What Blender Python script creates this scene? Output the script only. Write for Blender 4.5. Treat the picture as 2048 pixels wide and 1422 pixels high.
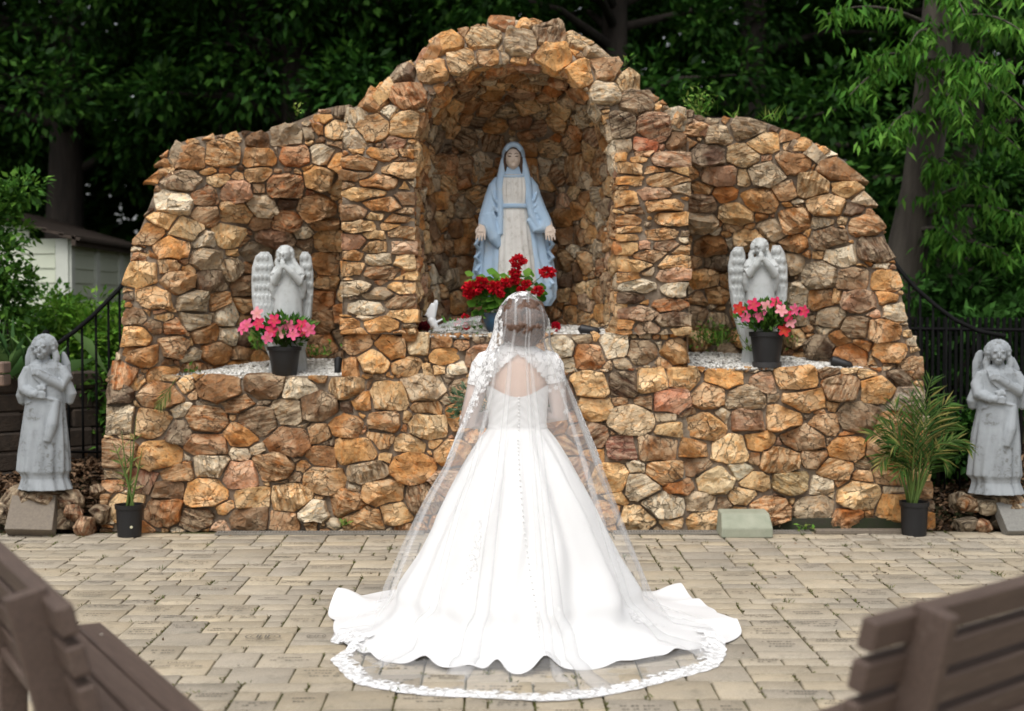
import bpy, bmesh, math, random
import numpy as np
from mathutils import Vector, Matrix, noise as mnoise

R = math.radians
PI = math.pi
SC = bpy.context.scene
for _o in list(bpy.data.objects):
    bpy.data.objects.remove(_o)

# ------------------------------------------------------------------ camera
CAMZ, FPX = 1.6, 2844.0
cam_d = bpy.data.cameras.new('camera')
cam = bpy.data.objects.new('camera', cam_d)
SC.collection.objects.link(cam)
cam.location = (0, 0, CAMZ)
cam.rotation_euler = (R(90 - 2.03), 0, R(-0.68))
cam_d.sensor_width = 36.0
cam_d.lens = 36.0 * FPX / 2048.0
cam_d.clip_end = 500
cam_d.dof.use_dof = True
cam_d.dof.focus_distance = 8.0
cam_d.dof.aperture_fstop = 1.7
SC.camera = cam

# ------------------------------------------------------------------ sky, sun, exposure
SUN_EL, SUN_AZ = 60.0, 200.0          # high, soft, from behind the photographer
world = bpy.data.worlds.new('World')
SC.world = world
world.use_nodes = True
wn, wl = world.node_tree.nodes, world.node_tree.links
wn.clear()
sky = wn.new('ShaderNodeTexSky'); sky.sky_type = 'NISHITA'; sky.sun_disc = False
sky.sun_elevation = R(SUN_EL); sky.sun_rotation = R(SUN_AZ)
sky.air_density = 1.0; sky.dust_density = 4.0; sky.ozone_density = 1.0
hs = wn.new('ShaderNodeHueSaturation'); hs.inputs['Saturation'].default_value = 0.22
bg = wn.new('ShaderNodeBackground'); bg.inputs['Strength'].default_value = 0.15
wo = wn.new('ShaderNodeOutputWorld')
wl.new(sky.outputs[0], hs.inputs['Color']); wl.new(hs.outputs[0], bg.inputs['Color']); wl.new(bg.outputs[0], wo.inputs['Surface'])
sun_d = bpy.data.lights.new('sun', 'SUN')
sun = bpy.data.objects.new('sun', sun_d)
SC.collection.objects.link(sun)
sun_d.energy = 1.15
sun_d.angle = R(35)
sun_d.color = (1.0, 0.965, 0.91)
_az = R(SUN_AZ)
_sd = Vector((math.sin(_az) * math.cos(R(SUN_EL)), math.cos(_az) * math.cos(R(SUN_EL)), math.sin(R(SUN_EL))))
sun.rotation_euler = _sd.to_track_quat('Z', 'Y').to_euler()
SC.view_settings.view_transform = 'Standard'
SC.view_settings.look = 'None'
SC.view_settings.gamma = 1.0
SC.view_settings.exposure = 0.36
SC.render.engine = 'CYCLES'
SC.cycles.use_denoising = True
SC.cycles.max_bounces = 8
SC.cycles.transparent_max_bounces = 24
SC.cycles.caustics_reflective = False
SC.cycles.caustics_refractive = False

# ------------------------------------------------------------------ helpers
CR = Matrix.Rotation(R(-0.68), 3, 'Z') @ Matrix.Rotation(R(90 - 2.03), 3, 'X')
def ray(px, py):
    return CR @ Vector(((px - 1024) / FPX, -(py - 711) / FPX, -1.0))
def at(px, py, Y):
    d = ray(px, py); t = Y / d.y
    return Vector((d.x * t, Y, CAMZ + d.z * t))
def gz(px, py, z=0.0):
    d = ray(px, py); t = (z - CAMZ) / d.z
    return Vector((d.x * t, d.y * t, z))

def tag(o, label=None, cat=None, group=None, kind=None):
    if label: o['label'] = label
    if cat: o['category'] = cat
    if group: o['group'] = group
    if kind: o['kind'] = kind
    return o
def empty(name, loc=(0, 0, 0), rz=0.0, parent=None):
    o = bpy.data.objects.new(name, None)
    SC.collection.objects.link(o)
    o.location = loc; o.rotation_euler = (0, 0, rz); o.empty_display_size = 0.1
    if parent: o.parent = parent
    return o
def link(name, me, m=None, parent=None, loc=None):
    o = bpy.data.objects.new(name, me)
    SC.collection.objects.link(o)
    if m is not None and not me.materials: me.materials.append(m)
    if parent: o.parent = parent
    if loc is not None: o.location = loc
    return o
def npmesh(name, V, F, smooth=False, col=None, rest=None):
    """mesh from numpy arrays; F is (m,k) with one k, or a list of them"""
    me = bpy.data.meshes.new(name)
    V = np.asarray(V, dtype=np.float32)
    Fs = [np.asarray(f, dtype=np.int32) for f in (F if isinstance(F, list) else [F]) if len(f)]
    nl = sum(f.size for f in Fs); nf = sum(len(f) for f in Fs)
    me.vertices.add(len(V)); me.vertices.foreach_set('co', V.ravel())
    me.loops.add(nl); me.polygons.add(nf)
    me.loops.foreach_set('vertex_index', np.concatenate([f.ravel() for f in Fs]))
    ls = []; s = 0
    for f in Fs:
        ls.append(s + np.arange(len(f)) * f.shape[1]); s += f.size
    me.polygons.foreach_set('loop_start', np.concatenate(ls).astype(np.int32))
    me.update(calc_edges=True)
    if smooth: me.polygons.foreach_set('use_smooth', np.ones(nf, dtype=bool))
    if col is not None:
        a = me.attributes.new('tint', 'FLOAT_COLOR', 'POINT')
        c = np.ones((len(V), 4), dtype=np.float32); col = np.asarray(col); c[:, :col.shape[1]] = col
        a.data.foreach_set('color', c.ravel())
    if rest is not None:
        a = me.attributes.new('rest', 'FLOAT_VECTOR', 'POINT')
        a.data.foreach_set('vector', np.asarray(rest, dtype=np.float32).ravel())
    me.validate()
    return me

class MB:
    """collects shapes; build() makes ONE mesh object"""
    def __init__(s): s.v = []; s.f = []
    def add(s, V, F):
        b = len(s.v); s.v.extend([tuple(p) for p in V]); s.f.extend([tuple(i + b for i in f) for f in F]); return s
    def box(s, c, size, rot=None, bevel=0.0):
        hx, hy, hz = size[0] / 2, size[1] / 2, size[2] / 2
        if bevel <= 0:
            V = [Vector((x * hx, y * hy, z * hz)) for z in (-1, 1) for y in (-1, 1) for x in (-1, 1)]
            F = [(0, 2, 3, 1), (4, 5, 7, 6), (0, 1, 5, 4), (2, 6, 7, 3), (0, 4, 6, 2), (1, 3, 7, 5)]
        else:
            bm = bmesh.new(); bmesh.ops.create_cube(bm, size=1.0)
            for v in bm.verts: v.co = Vector((v.co.x * 2 * hx, v.co.y * 2 * hy, v.co.z * 2 * hz))
            bmesh.ops.bevel(bm, geom=bm.edges[:], offset=bevel, segments=1, affect='EDGES', profile=0.5)
            V = [v.co.copy() for v in bm.verts]; F = [tuple(v.index for v in f.verts) for f in bm.faces]; bm.free()
        if rot is not None: V = [rot @ v for v in V]
        c = Vector(c)
        return s.add([v + c for v in V], F)
    def tube(s, pts, rad, n=10, cap=True, flat=1.0, up=None):
        """tapered tube along pts; rad number or list; flat squashes one axis"""
        pts = [Vector(p) for p in pts]
        if not hasattr(rad, '__len__'): rad = [rad] * len(pts)
        V = []; F = []
        prev = None
        for i, p in enumerate(pts):
            d = (pts[min(i + 1, len(pts) - 1)] - pts[max(i - 1, 0)])
            d = d.normalized() if d.length > 1e-9 else Vector((0, 0, 1))
            if prev is None:
                a = up if up is not None else (Vector((0, 0, 1)) if abs(d.z) < 0.9 else Vector((0, 1, 0)))
                e1 = d.cross(a).normalized()
            else:
                e1 = (prev - d * prev.dot(d)).normalized()
            prev = e1; e2 = d.cross(e1)
            for k in range(n):
                t = 2 * PI * k / n
                V.append(p + e1 * (math.cos(t) * rad[i]) + e2 * (math.sin(t) * rad[i] * flat))
        for i in range(len(pts) - 1):
            for k in range(n):
                k2 = (k + 1) % n
                F.append((i * n + k, i * n + k2, (i + 1) * n + k2, (i + 1) * n + k))
        if cap:
            a = len(V); d0 = (pts[0] - pts[1]).normalized(); d1 = (pts[-1] - pts[-2]).normalized()
            V.append(pts[0] + d0 * rad[0] * 0.7); V.append(pts[-1] + d1 * rad[-1] * 0.7)
            m = (len(pts) - 1) * n
            for k in range(n):
                k2 = (k + 1) % n
                F.append((a, k2, k)); F.append((a + 1, m + k, m + k2))
        return s.add(V, F)
    def ell(s, c, r, rot=None, nu=16, nv=10):
        V = []; F = []; c = Vector(c)
        if not hasattr(r, '__len__'): r = (r, r, r)
        for j in range(1, nv):
            a = PI * j / nv
            for i in range(nu):
                t = 2 * PI * i / nu
                p = Vector((r[0] * math.sin(a) * math.cos(t), r[1] * math.sin(a) * math.sin(t), r[2] * math.cos(a)))
                V.append(p)
        V.append(Vector((0, 0, r[2]))); V.append(Vector((0, 0, -r[2])))
        top, bot = len(V) - 2, len(V) - 1
        for i in range(nu):
            i2 = (i + 1) % nu
            F.append((top, i, i2)); F.append((bot, (nv - 2) * nu + i2, (nv - 2) * nu + i))
            for j in range(nv - 2):
                F.append((j * nu + i, (j + 1) * nu + i, (j + 1) * nu + i2, j * nu + i2))
        if rot is not None: V = [rot @ v for v in V]
        return s.add([v + c for v in V], F)
    def loft(s, secs, n=48, fold=None, cap=True):
        """secs: (z, cx, cy, rx, ry); fold(theta, z) -> radius factor"""
        V = []; F = []
        for (z, cx, cy, rx, ry) in secs:
            for k in range(n):
                t = 2 * PI * k / n
                q = fold(t, z) if fold else 1.0
                V.append((cx + rx * q * math.cos(t), cy + ry * q * math.sin(t), z))
        m = len(secs)
        for j in range(m - 1):
            for k in range(n):
                k2 = (k + 1) % n
                F.append((j * n + k, j * n + k2, (j + 1) * n + k2, (j + 1) * n + k))
        if cap:
            b = len(V)
            for j in (0, m - 1): V.append((secs[j][1], secs[j][2], secs[j][0]))
            for k in range(n):
                k2 = (k + 1) % n
                F.append((b, k2, k)); F.append((b + 1, (m - 1) * n + k, (m - 1) * n + k2))
        return s.add(V, F)
    def lathe(s, c, prof, n=24, cap=True):
        return s.loft([(c[2] + z, c[0], c[1], r, r) for (r, z) in prof], n=n, cap=cap)
    def mesh(s, name, smooth=False, sharp=None):
        me = bpy.data.meshes.new(name)
        me.from_pydata([tuple(p) for p in s.v], [], s.f)
        bm = bmesh.new(); bm.from_mesh(me); bmesh.ops.recalc_face_normals(bm, faces=bm.faces[:]); bm.to_mesh(me); bm.free()
        if smooth:
            me.polygons.foreach_set('use_smooth', np.ones(len(me.polygons), dtype=bool))
            if sharp: me.set_sharp_from_angle(angle=R(sharp))
        return me
    def build(s, name, m, parent=None, smooth=False, sharp=None, loc=None):
        return link(name, s.mesh(name, smooth, sharp), m, parent, loc)
    def sculpt(s, name, m, parent=None, voxel=0.01, smooth=6, fac=0.5):
        """fuse every overlapping shape into one continuous skin"""
        me = s.mesh(name)
        o = bpy.data.objects.new(name + '_tmp', me); SC.collection.objects.link(o)
        md = o.modifiers.new('r', 'REMESH'); md.mode = 'VOXEL'; md.voxel_size = voxel
        if smooth:
            sm = o.modifiers.new('s', 'SMOOTH'); sm.iterations = smooth; sm.factor = fac
        dg = bpy.context.evaluated_depsgraph_get()
        out = bpy.data.meshes.new_from_object(o.evaluated_get(dg))
        bpy.data.objects.remove(o); bpy.data.meshes.remove(me)
        out.name = name
        out.polygons.foreach_set('use_smooth', np.ones(len(out.polygons), dtype=bool))
        return link(name, out, m, parent)

def copy_tree(o, parent=None):
    c = o.copy(); SC.collection.objects.link(c); c.parent = parent; c.matrix_parent_inverse = o.matrix_parent_inverse.copy()
    for ch in o.children: copy_tree(ch, c)
    return c
def srgb(r, g, b):
    f = lambda c: (c / 255 / 12.92) if c / 255 <= 0.04045 else ((c / 255 + 0.055) / 1.055) ** 2.4
    return (f(r), f(g), f(b))
def lerp(a, b, t): return a + (b - a) * t
def sstep(a, b, x):
    t = min(1.0, max(0.0, (x - a) / (b - a))); return t * t * (3 - 2 * t)

# ------------------------------------------------------------------ materials
class NT:
    def __init__(s, name):
        s.m = bpy.data.materials.new(name); s.m.use_nodes = True
        s.n = s.m.node_tree.nodes; s.l = s.m.node_tree.links
        s.b = s.n['Principled BSDF']; s.o = s.n['Material Output']
    def new(s, t, **kw):
        x = s.n.new(t)
        for k, v in kw.items(): setattr(x, k, v)
        return x
    def lk(s, a, b): s.l.new(a, b)
    def coords(s, kind='Object', scale=(1, 1, 1)):
        if kind == 'rest':
            a = s.new('ShaderNodeAttribute'); a.attribute_name = 'rest'; src = a.outputs['Vector']
        else:
            src = s.new('ShaderNodeTexCoord').outputs[kind]
        mp = s.new('ShaderNodeMapping'); mp.inputs['Scale'].default_value = scale
        s.lk(src, mp.inputs['Vector']); return mp.outputs[0]
    def noise(s, vec, scale, detail=4, rough=0.55):
        t = s.new('ShaderNodeTexNoise'); t.inputs['Scale'].default_value = scale
        t.inputs['Detail'].default_value = detail; t.inputs['Roughness'].default_value = rough
        if vec is not None: s.lk(vec, t.inputs['Vector'])
        return t.outputs['Fac']
    def ramp(s, fac, stops):
        r = s.new('ShaderNodeValToRGB'); s.lk(fac, r.inputs[0])
        e = r.color_ramp.elements
        while len(e) < len(stops): e.new(0.5)
        for el, (p, c) in zip(e, stops):
            el.position = p; el.color = (c[0], c[1], c[2], 1) if hasattr(c, '__len__') else (c, c, c, 1)
        return r.outputs[0]
    def mix(s, fac, a, b, mode='MIX'):
        x = s.new('ShaderNodeMix'); x.data_type = 'RGBA'; x.blend_type = mode
        for i, val in ((0, fac), (6, a), (7, b)):
            if hasattr(val, 'links') or hasattr(val, 'is_linked'): s.lk(val, x.inputs[i])
            elif hasattr(val, '__len__'): x.inputs[i].default_value = (val[0], val[1], val[2], 1)
            else: x.inputs[i].default_value = val
        return x.outputs[2]
    def math(s, op, a, b=0.5):
        x = s.new('ShaderNodeMath'); x.operation = op
        for i, val in ((0, a), (1, b)):
            if hasattr(val, 'is_linked'): s.lk(val, x.inputs[i])
            else: x.inputs[i].default_value = val
        return x.outputs[0]
    def bump(s, h, strength=0.3, dist=0.01):
        x = s.new('ShaderNodeBump'); x.inputs['Strength'].default_value = strength; x.inputs['Distance'].default_value = dist
        s.lk(h, x.inputs['Height']); s.lk(x.outputs[0], s.b.inputs['Normal'])
    def base(s, c):
        if hasattr(c, 'is_linked'): s.lk(c, s.b.inputs['Base Color'])
        else: s.b.inputs['Base Color'].default_value = (c[0], c[1], c[2], 1)
    def rough(s, v, spec=0.3):
        s.b.inputs['Roughness'].default_value = v; s.b.inputs['Specular IOR Level'].default_value = spec
def simple(name, c1, c2=None, scale=8, rough=0.7, spec=0.3, bump=0.0, bscale=60, stretch=(1, 1, 1), dist=0.004):
    t = NT(name); vec = t.coords('Object', stretch)
    if c2 is None: c2 = tuple(x * 0.75 for x in c1)
    n = t.noise(vec, scale, 5)
    t.base(t.mix(t.ramp(n, [(0.32, 0.0), (0.68, 1.0)]), c1, c2))
    t.rough(rough, spec)
    if bump > 0: t.bump(t.noise(vec, bscale, 4), bump, dist)
    return t.m
M = {}
# ------------------------------------------------------------------ stone, mortar
def stone_material():
    t = NT('fieldstone')
    a = t.new('ShaderNodeAttribute'); a.attribute_name = 'tint'
    tint = a.outputs['Color']
    band = t.noise(t.coords('rest', (5, 42, 14)), 1.0, 6, 0.62)
    blot = t.noise(t.coords('rest', (1, 1, 1)), 9.0, 5, 0.6)
    fine = t.noise(t.coords('rest', (1, 1, 1)), 55.0, 5, 0.65)
    vein = t.noise(t.coords('rest', (1.3, 2.2, 1.3)), 16.0, 3, 0.5)
    dark = t.mix(1.0, tint, (0.36, 0.29, 0.23), 'MULTIPLY')
    lite = t.mix(0.50, tint, (0.74, 0.60, 0.41))
    big = t.noise(t.coords('rest', (1, 1, 1)), 4.5, 3, 0.5)
    cb = t.mix(t.ramp(band, [(0.38, 0.0), (0.60, 1.0)]), dark, lite)
    cp = t.mix(t.ramp(blot, [(0.30, 0.0), (0.46, 0.8), (0.58, 1.0)]), dark, tint)
    cp = t.mix(t.ramp(big, [(0.44, 0.0), (0.60, 0.9)]), cp, lite)
    c = t.mix(a.outputs['Alpha'], cp, cb)
    rust = t.mix(1.0, tint, (1.02, 0.72, 0.44), 'MULTIPLY')
    c = t.mix(t.ramp(vein, [(0.50, 0.0), (0.66, 0.55)]), c, rust)
    c = t.mix(t.ramp(fine, [(0.60, 0.0), (0.78, 0.6)]), c, (0.58, 0.50, 0.40))
    c = t.mix(t.ramp(fine, [(0.28, 0.85), (0.44, 0.0)]), c, (0.06, 0.042, 0.030))
    vn = t.new('ShaderNodeTexNoise'); vn.inputs['Scale'].default_value = 18; vn.inputs['Detail'].default_value = 3; t.lk(t.coords('rest'), vn.inputs['Vector'])
    va = t.new('ShaderNodeVectorMath'); va.operation = 'MULTIPLY_ADD'; t.lk(vn.outputs['Color'], va.inputs[0]); va.inputs[1].default_value = (0.10, 0.10, 0.10); t.lk(t.coords('rest', (0.9, 1.6, 1.0)), va.inputs[2])
    cr = t.new('ShaderNodeTexVoronoi'); cr.feature = 'DISTANCE_TO_EDGE'; cr.inputs['Scale'].default_value = 9.5; t.lk(va.outputs[0], cr.inputs['Vector'])
    crack = t.ramp(cr.outputs['Distance'], [(0.004, 1.0), (0.040, 0.0)])
    cm = t.math('MULTIPLY', crack, t.ramp(big, [(0.44, 0.0), (0.60, 0.50)]))
    c = t.mix(cm, c, (0.055, 0.038, 0.026))
    cf = t.new('ShaderNodeTexVoronoi'); cf.feature = 'F1'; cf.inputs['Scale'].default_value = 9.5; t.lk(va.outputs[0], cf.inputs['Vector'])
    sp = t.new('ShaderNodeSeparateColor'); t.lk(cf.outputs['Color'], sp.inputs[0])
    c = t.mix(1.0, c, t.ramp(sp.outputs[0], [(0.0, (0.74, 0.72, 0.70)), (1.0, (1.20, 1.19, 1.18))]), 'MULTIPLY')
    t.base(c); t.rough(0.78, 0.25)
    h = t.math('ADD', t.math('MULTIPLY', t.math('MULTIPLY', band, t.math('ADD', a.outputs['Alpha'], 0.25)), 1.1), t.math('ADD', t.math('MULTIPLY', fine, 0.55), t.math('ADD', t.math('MULTIPLY', vein, 0.5), t.math('SUBTRACT', t.math('MULTIPLY', sp.outputs[0], 0.8), t.math('MULTIPLY', cm, 1.4)))))
    t.bump(h, 1.0, 0.020)
    return t.m
M['stone'] = stone_material()
def mortar_material():
    t = NT('mortar')
    v = t.coords('Object')
    n1 = t.noise(v, 5, 5); n2 = t.noise(v, 70, 5, 0.7); n3 = t.noise(v, 22, 4)
    c = t.mix(t.ramp(n1, [(0.35, 0.0), (0.65, 1.0)]), (0.30, 0.245, 0.185), (0.20, 0.155, 0.115))
    c = t.mix(t.ramp(n3, [(0.5, 0.0), (0.7, 0.7)]), c, (0.12, 0.085, 0.055))
    c = t.mix(t.ramp(n2, [(0.55, 0.0), (0.75, 0.5)]), c, (0.40, 0.35, 0.29))
    t.base(c); t.rough(0.95, 0.1); t.bump(n2, 0.7, 0.012)
    return t.m
M['mortar'] = mortar_material()

PALETTE = [  # sRGB, weight
    ((192, 148, 96), 24), ((180, 132, 80), 20), ((162, 118, 74), 16), ((170, 114, 66), 8), ((208, 172, 124), 14),
    ((148, 112, 78), 10), ((124, 98, 74), 8), ((166, 150, 128), 13), ((158, 122, 98), 5), ((186, 146, 120), 3), ((98, 76, 60), 7), ((206, 196, 176), 13), ((86, 66, 54), 4), ((214, 184, 140), 6)]
_pw = np.array([w for _, w in PALETTE], float); _pw /= _pw.sum()

# ------------------------------------------------------------------ the grotto: surfaces, then stones cell by cell
STONES = []     # dicts with verts, faces, tint, rest, share, name
rng = np.random.default_rng(11)
class Patch:
    def __init__(s, S, toward, bounds='uv', grid=(40, 30)):
        s.S = S; s.toward = Vector(toward); s.bounds = bounds; s.grid = grid
    def n(s, u, v):
        e = 0.004
        a = s.S(min(u + e, 1), v) - s.S(max(u - e, 0), v)
        b = s.S(u, min(v + e, 1)) - s.S(u, max(v - e, 0))
        n = a.cross(b)
        n = n.normalized() if n.length > 1e-12 else s.toward.normalized()
        return -n if n.dot(s.toward) < 0 else n

def lay(patch, rmin, rmax, ax=1.35, tries=5200, gap=0.0048, proud=1.0, kind='stone', seed=1, pack=0.60, shade=0.0):
    g = np.random.default_rng(seed)
    cand = []
    for i in range(tries):
        u, v = g.random(), g.random()
        p = patch.S(u, v)
        cand.append((rmin + (rmax - rmin) * g.random() ** 1.9, u, v, p))
    # try large stones first but keep some shuffle
    cand.sort(key=lambda c: -c[0] + 0.85 * (rmax - rmin) * g.random())
    # boundary samples
    edges = []
    for e in patch.bounds:
        if e == 'u': edges += [[(patch.S(w, k / 60), patch.S(1 - w if w else 0.02, k / 60) if False else patch.S(abs(w - 0.02), k / 60)) for k in range(61)] for w in (0.0, 1.0)]
        if e == 'v': edges += [[(patch.S(k / 60, w), patch.S(k / 60, abs(w - 0.02))) for k in range(61)] for w in (0.0, 1.0)]
        if e == 'V': edges += [[(patch.S(k / 60, 0.0), patch.S(k / 60, 0.02)) for k in range(61)]]
    ebs = [(np.array([b[0] for b in E]), np.array([b[1] for b in E])) for E in edges]
    P = np.zeros((0, 3)); Rr = np.zeros(0); seeds = []
    for r, u, v, p in cand:
        q = np.array(p)
        ok = True
        for B, _ in ebs:
            if np.min(np.linalg.norm(B - q, axis=1)) < 0.62 * r: ok = False; break
        if not ok: continue
        if len(seeds):
            d = P - q
            dd = np.sqrt((d[:, 0] ** 2 + d[:, 1] ** 2) / ax ** 2 + d[:, 2] ** 2)
            if np.any(dd < pack * (Rr + r)): continue
        P = np.vstack([P, q]); Rr = np.append(Rr, r); seeds.append((u, v, p))
    for i, (u, v, p) in enumerate(seeds):
        n = (patch.n(u, v) + Vector(g.normal(size=3)) * (0.06 if kind == 'rim' else 0.075)).normalized()
        e1 = Vector((0, 0, 1)).cross(n)
        e1 = e1.normalized() if e1.length > 0.3 else Vector((1, 0, 0)) - n * n.x
        e1.normalize(); e2 = n.cross(e1)
        D = P - P[i]
        X = D @ np.array(e1) / ax; Yc = D @ np.array(e2)
        Nn = D @ np.array(n)
        r = Rr[i]
        dist = np.hypot(X, Yc)
        nb = [j for j in np.argsort(dist)[:22] if j != i and dist[j] < 4 * rmax and abs(Nn[j]) < 2.2 * rmax]
        lim = r * 1.9
        poly = [(lim * math.cos(2 * PI * k / 12 + 0.13), lim * math.sin(2 * PI * k / 12 + 0.13)) for k in range(12)]
        def clip(poly, cx, cy, t):
            out = []
            for a in range(len(poly)):
                x0, y0 = poly[a]; x1, y1 = poly[(a + 1) % len(poly)]
                d0 = x0 * cx + y0 * cy - t; d1 = x1 * cx + y1 * cy - t
                if d0 <= 0: out.append((x0, y0))
                if (d0 < 0) != (d1 < 0):
                    f = d0 / (d0 - d1); out.append((x0 + (x1 - x0) * f, y0 + (y1 - y0) * f))
            return out
        for j in nb:
            L = dist[j]
            if L < 1e-6: continue
            t = (L * L + r * r - Rr[j] ** 2) / (2 * L) - gap * (0.6 + 0.8 * g.random())
            wa = math.atan2(Yc[j], X[j]); wa += -0.17 * math.sin(4 * wa) + (g.random() - .5) * 0.34
            poly = clip(poly, math.cos(wa), math.sin(wa), t)
            if len(poly) < 3: break
        if len(poly) < 3: continue
        for B, Bi in ebs:
            dB = np.linalg.norm(B - P[i], axis=1); k = int(np.argmin(dB))
            if dB[k] < 3.2 * r * ax:
                o = Vector(B[k] - Bi[k]).normalized(); b = Vector(B[k] - P[i])
                ox, oy = o.dot(e1) * ax, o.dot(e2); on = math.hypot(ox, oy)
                if on > 0.3:
                    bx, by = b.dot(e1) / ax, b.dot(e2)
                    poly = clip(poly, ox / on, oy / on, (bx * ox + by * oy) / on - 0.002 + 0.012 * g.random())
                    if len(poly) < 3: break
        if len(poly) < 3: continue
        # drop slivers of edges
        pl = []
        for q in poly:
            if not pl or math.hypot(q[0] - pl[-1][0], q[1] - pl[-1][1]) > 0.012: pl.append(q)
        if len(pl) < 3: continue
        pl = [(q[0] * ax, q[1]) for q in pl]
        area = 0.5 * abs(sum(pl[a][0] * pl[(a + 1) % len(pl)][1] - pl[(a + 1) % len(pl)][0] * pl[a][1] for a in range(len(pl))))
        if area < 0.0007: continue
        make_stone(pl, area, p, n, e1, e2, g, proud, kind, shade)

def make_stone(pl, area, p, n, e1, e2, g, proud=1.0, kind='stone', shade=0.0):
    cx = sum(q[0] for q in pl) / len(pl); cy = sum(q[1] for q in pl) / len(pl)
    ring = []
    m = len(pl)
    for a in range(m):
        x0, y0 = pl[a]; x1, y1 = pl[(a + 1) % m]
        L = math.hypot(x1 - x0, y1 - y0)
        cut = 0.03 + 0.08 * g.random()
        fr = [cut, 0.5, 1 - cut] if L > 0.05 else [0.3, 0.7]
        for f in fr:
            j = 0.006 + 0.07 * L
            ring.append((lerp(x0, x1, f) - cx + j * (g.random() - 0.5), lerp(y0, y1, f) - cy + j * (g.random() - 0.5)))
    Rm = math.sqrt(area / PI)
    if kind == 'rim': p = p - n * (0.015 + 0.035 * g.random())
    h = min(0.085, max(0.022, Rm * (0.34 + 0.46 * g.random()))) * proud
    gx, gy = (g.random() - 0.5) * 0.55 * h / Rm, (g.random() - 0.5) * 0.55 * h / Rm
    planes = []
    for k in range(g.integers(3, 7)):
        t = 2 * PI * g.random(); sl = (0.3 + 1.25 * g.random()) * h / Rm
        planes.append((math.cos(t) * sl, math.sin(t) * sl, h * (0.92 + 0.45 * g.random())))
    off = Vector((g.random() * 50, g.random() * 50, g.random() * 50))
    def H(x, y):
        z = h + gx * x + gy * y
        for (a, b, c) in planes: z = min(z, c - a * x - b * y)
        q = Vector((x * 14, y * 22, 0)) + off
        z += 0.34 * h * mnoise.noise(q) + 0.24 * h * mnoise.noise(q * 2.7)
        return max(z, 0.25 * h)
    ks = ((1.0, None), (1.0, 0.48), (0.98, 0.90), (0.90, 1.0), (0.66, 1.0), (0.36, 1.0))
    V = []
    N = len(ring)
    ox_, oy_ = (g.random() - .5) * 0.9 * Rm, (g.random() - .5) * 0.9 * Rm
    for (s, w) in ks:
        q = 1 - s; jj = 0.0 if s > .97 else 0.16 * Rm * min(1, 3 * q)
        tw = (g.random() - .5) * 0.7 * q; ct, st = math.cos(tw), math.sin(tw)
        for (x, y) in ring:
            xs, ys = x * s + ox_ * q, y * s + oy_ * q
            if q > .1: xs, ys = xs * ct - ys * st, xs * st + ys * ct
            xs += jj * (g.random() - .5); ys += jj * (g.random() - .5)
            z = -0.08 if w is None else H(xs, ys) * w
            V.append((cx + xs, cy + ys, z))
    V.append((cx + ox_, cy + oy_, H(ox_, oy_)))
    F4 = []; F3 = []
    for r_ in range(len(ks) - 1):
        for k in range(N):
            k2 = (k + 1) % N
            F4.append((r_ * N + k, r_ * N + k2, (r_ + 1) * N + k2, (r_ + 1) * N + k))
    b = (len(ks) - 1) * N
    for k in range(N): F3.append((b + k, b + (k + 1) % N, len(V) - 1))
    V = np.array(V)
    # rest space: bands mostly lie flat, turned a little
    ang = (g.random() - 0.5) * 1.2 if g.random() < 0.8 else PI / 2 + (g.random() - 0.5)
    ca, sa = math.cos(ang), math.sin(ang)
    rest = np.stack([V[:, 0] * ca + V[:, 1] * sa, -V[:, 0] * sa + V[:, 1] * ca, V[:, 2]], 1) + np.array([g.random() * 40, g.random() * 40, g.random() * 40])
    W = np.outer(V[:, 0], np.array(e1)) + np.outer(V[:, 1], np.array(e2)) + np.outer(V[:, 2], np.array(n))
    # winding so that normals look out
    if e1.cross(e2).dot(n) < 0: F4 = [f[::-1] for f in F4]; F3 = [f[::-1] for f in F3]
    # polygon orientation
    sgn = sum(ring[a][0] * ring[(a + 1) % N][1] - ring[(a + 1) % N][0] * ring[a][1] for a in range(N))
    if sgn < 0: F4 = [f[::-1] for f in F4]; F3 = [f[::-1] for f in F3]
    c = np.array(srgb(*PALETTE[g.choice(len(PALETTE), p=_pw)][0]))
    c = c * (0.84 + 0.52 * g.random()) * np.array([1.09, 1.07, 1.03])
    if shade: c = c * (1 - 0.45 * shade)  # niche stones painted darker, standing in for shade inside the recess
    bandy = 0.85 if g.random() < 0.26 else 0.12 * g.random()
    view = Vector((0, 0, CAMZ)) - p
    share = area * max(0.05, n.dot(view.normalized())) / view.length_squared
    STONES.append(dict(V=W, F4=F4, F3=F3, rest=rest, tint=c, band=bandy, p=Vector(p), n=n, share=share, kind=kind, area=area))

def poly_at(pts, k):
    """point at fraction k of a polyline given as Vectors"""
    L = [0.0]
    for a, b in zip(pts, pts[1:]): L.append(L[-1] + (b - a).length)
    t = k * L[-1]
    for i in range(len(pts) - 1):
        if t <= L[i + 1] or i == len(pts) - 2:
            f = (t - L[i]) / max(1e-9, L[i + 1] - L[i]); return pts[i].lerp(pts[i + 1], min(1, max(0, f)))
YF = 10.05       # front plane of the base
YC = 9.98        # centre bay stands a little proud
ZL, ZC_, ZR = at(300, 752, YF).z, at(1030, 668, YC).z, at(1600, 736, YF).z   # three ledge heights
XL0, XL1 = at(205, 1000, YF).x, at(1868, 1000, YF).x
XA, XB = at(686, 700, YC).x, at(1376, 700, YC).x
CX = at(1030, 400, YC).x
def flat(x0, x1, z0, z1, Y, bulge=0.03, sd=0.0):
    def S(u, v):
        x, z = lerp(x0, x1, u), lerp(z0, z1, v)
        return Vector((x, Y + bulge * math.sin(3.1 * x + 2 * z + sd) + 0.10 * (v - 0.5) * 0.5, z))
    return S
WX0 = at(212, 752, YF).x; WX1 = at(1846, 736, YF).x
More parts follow.
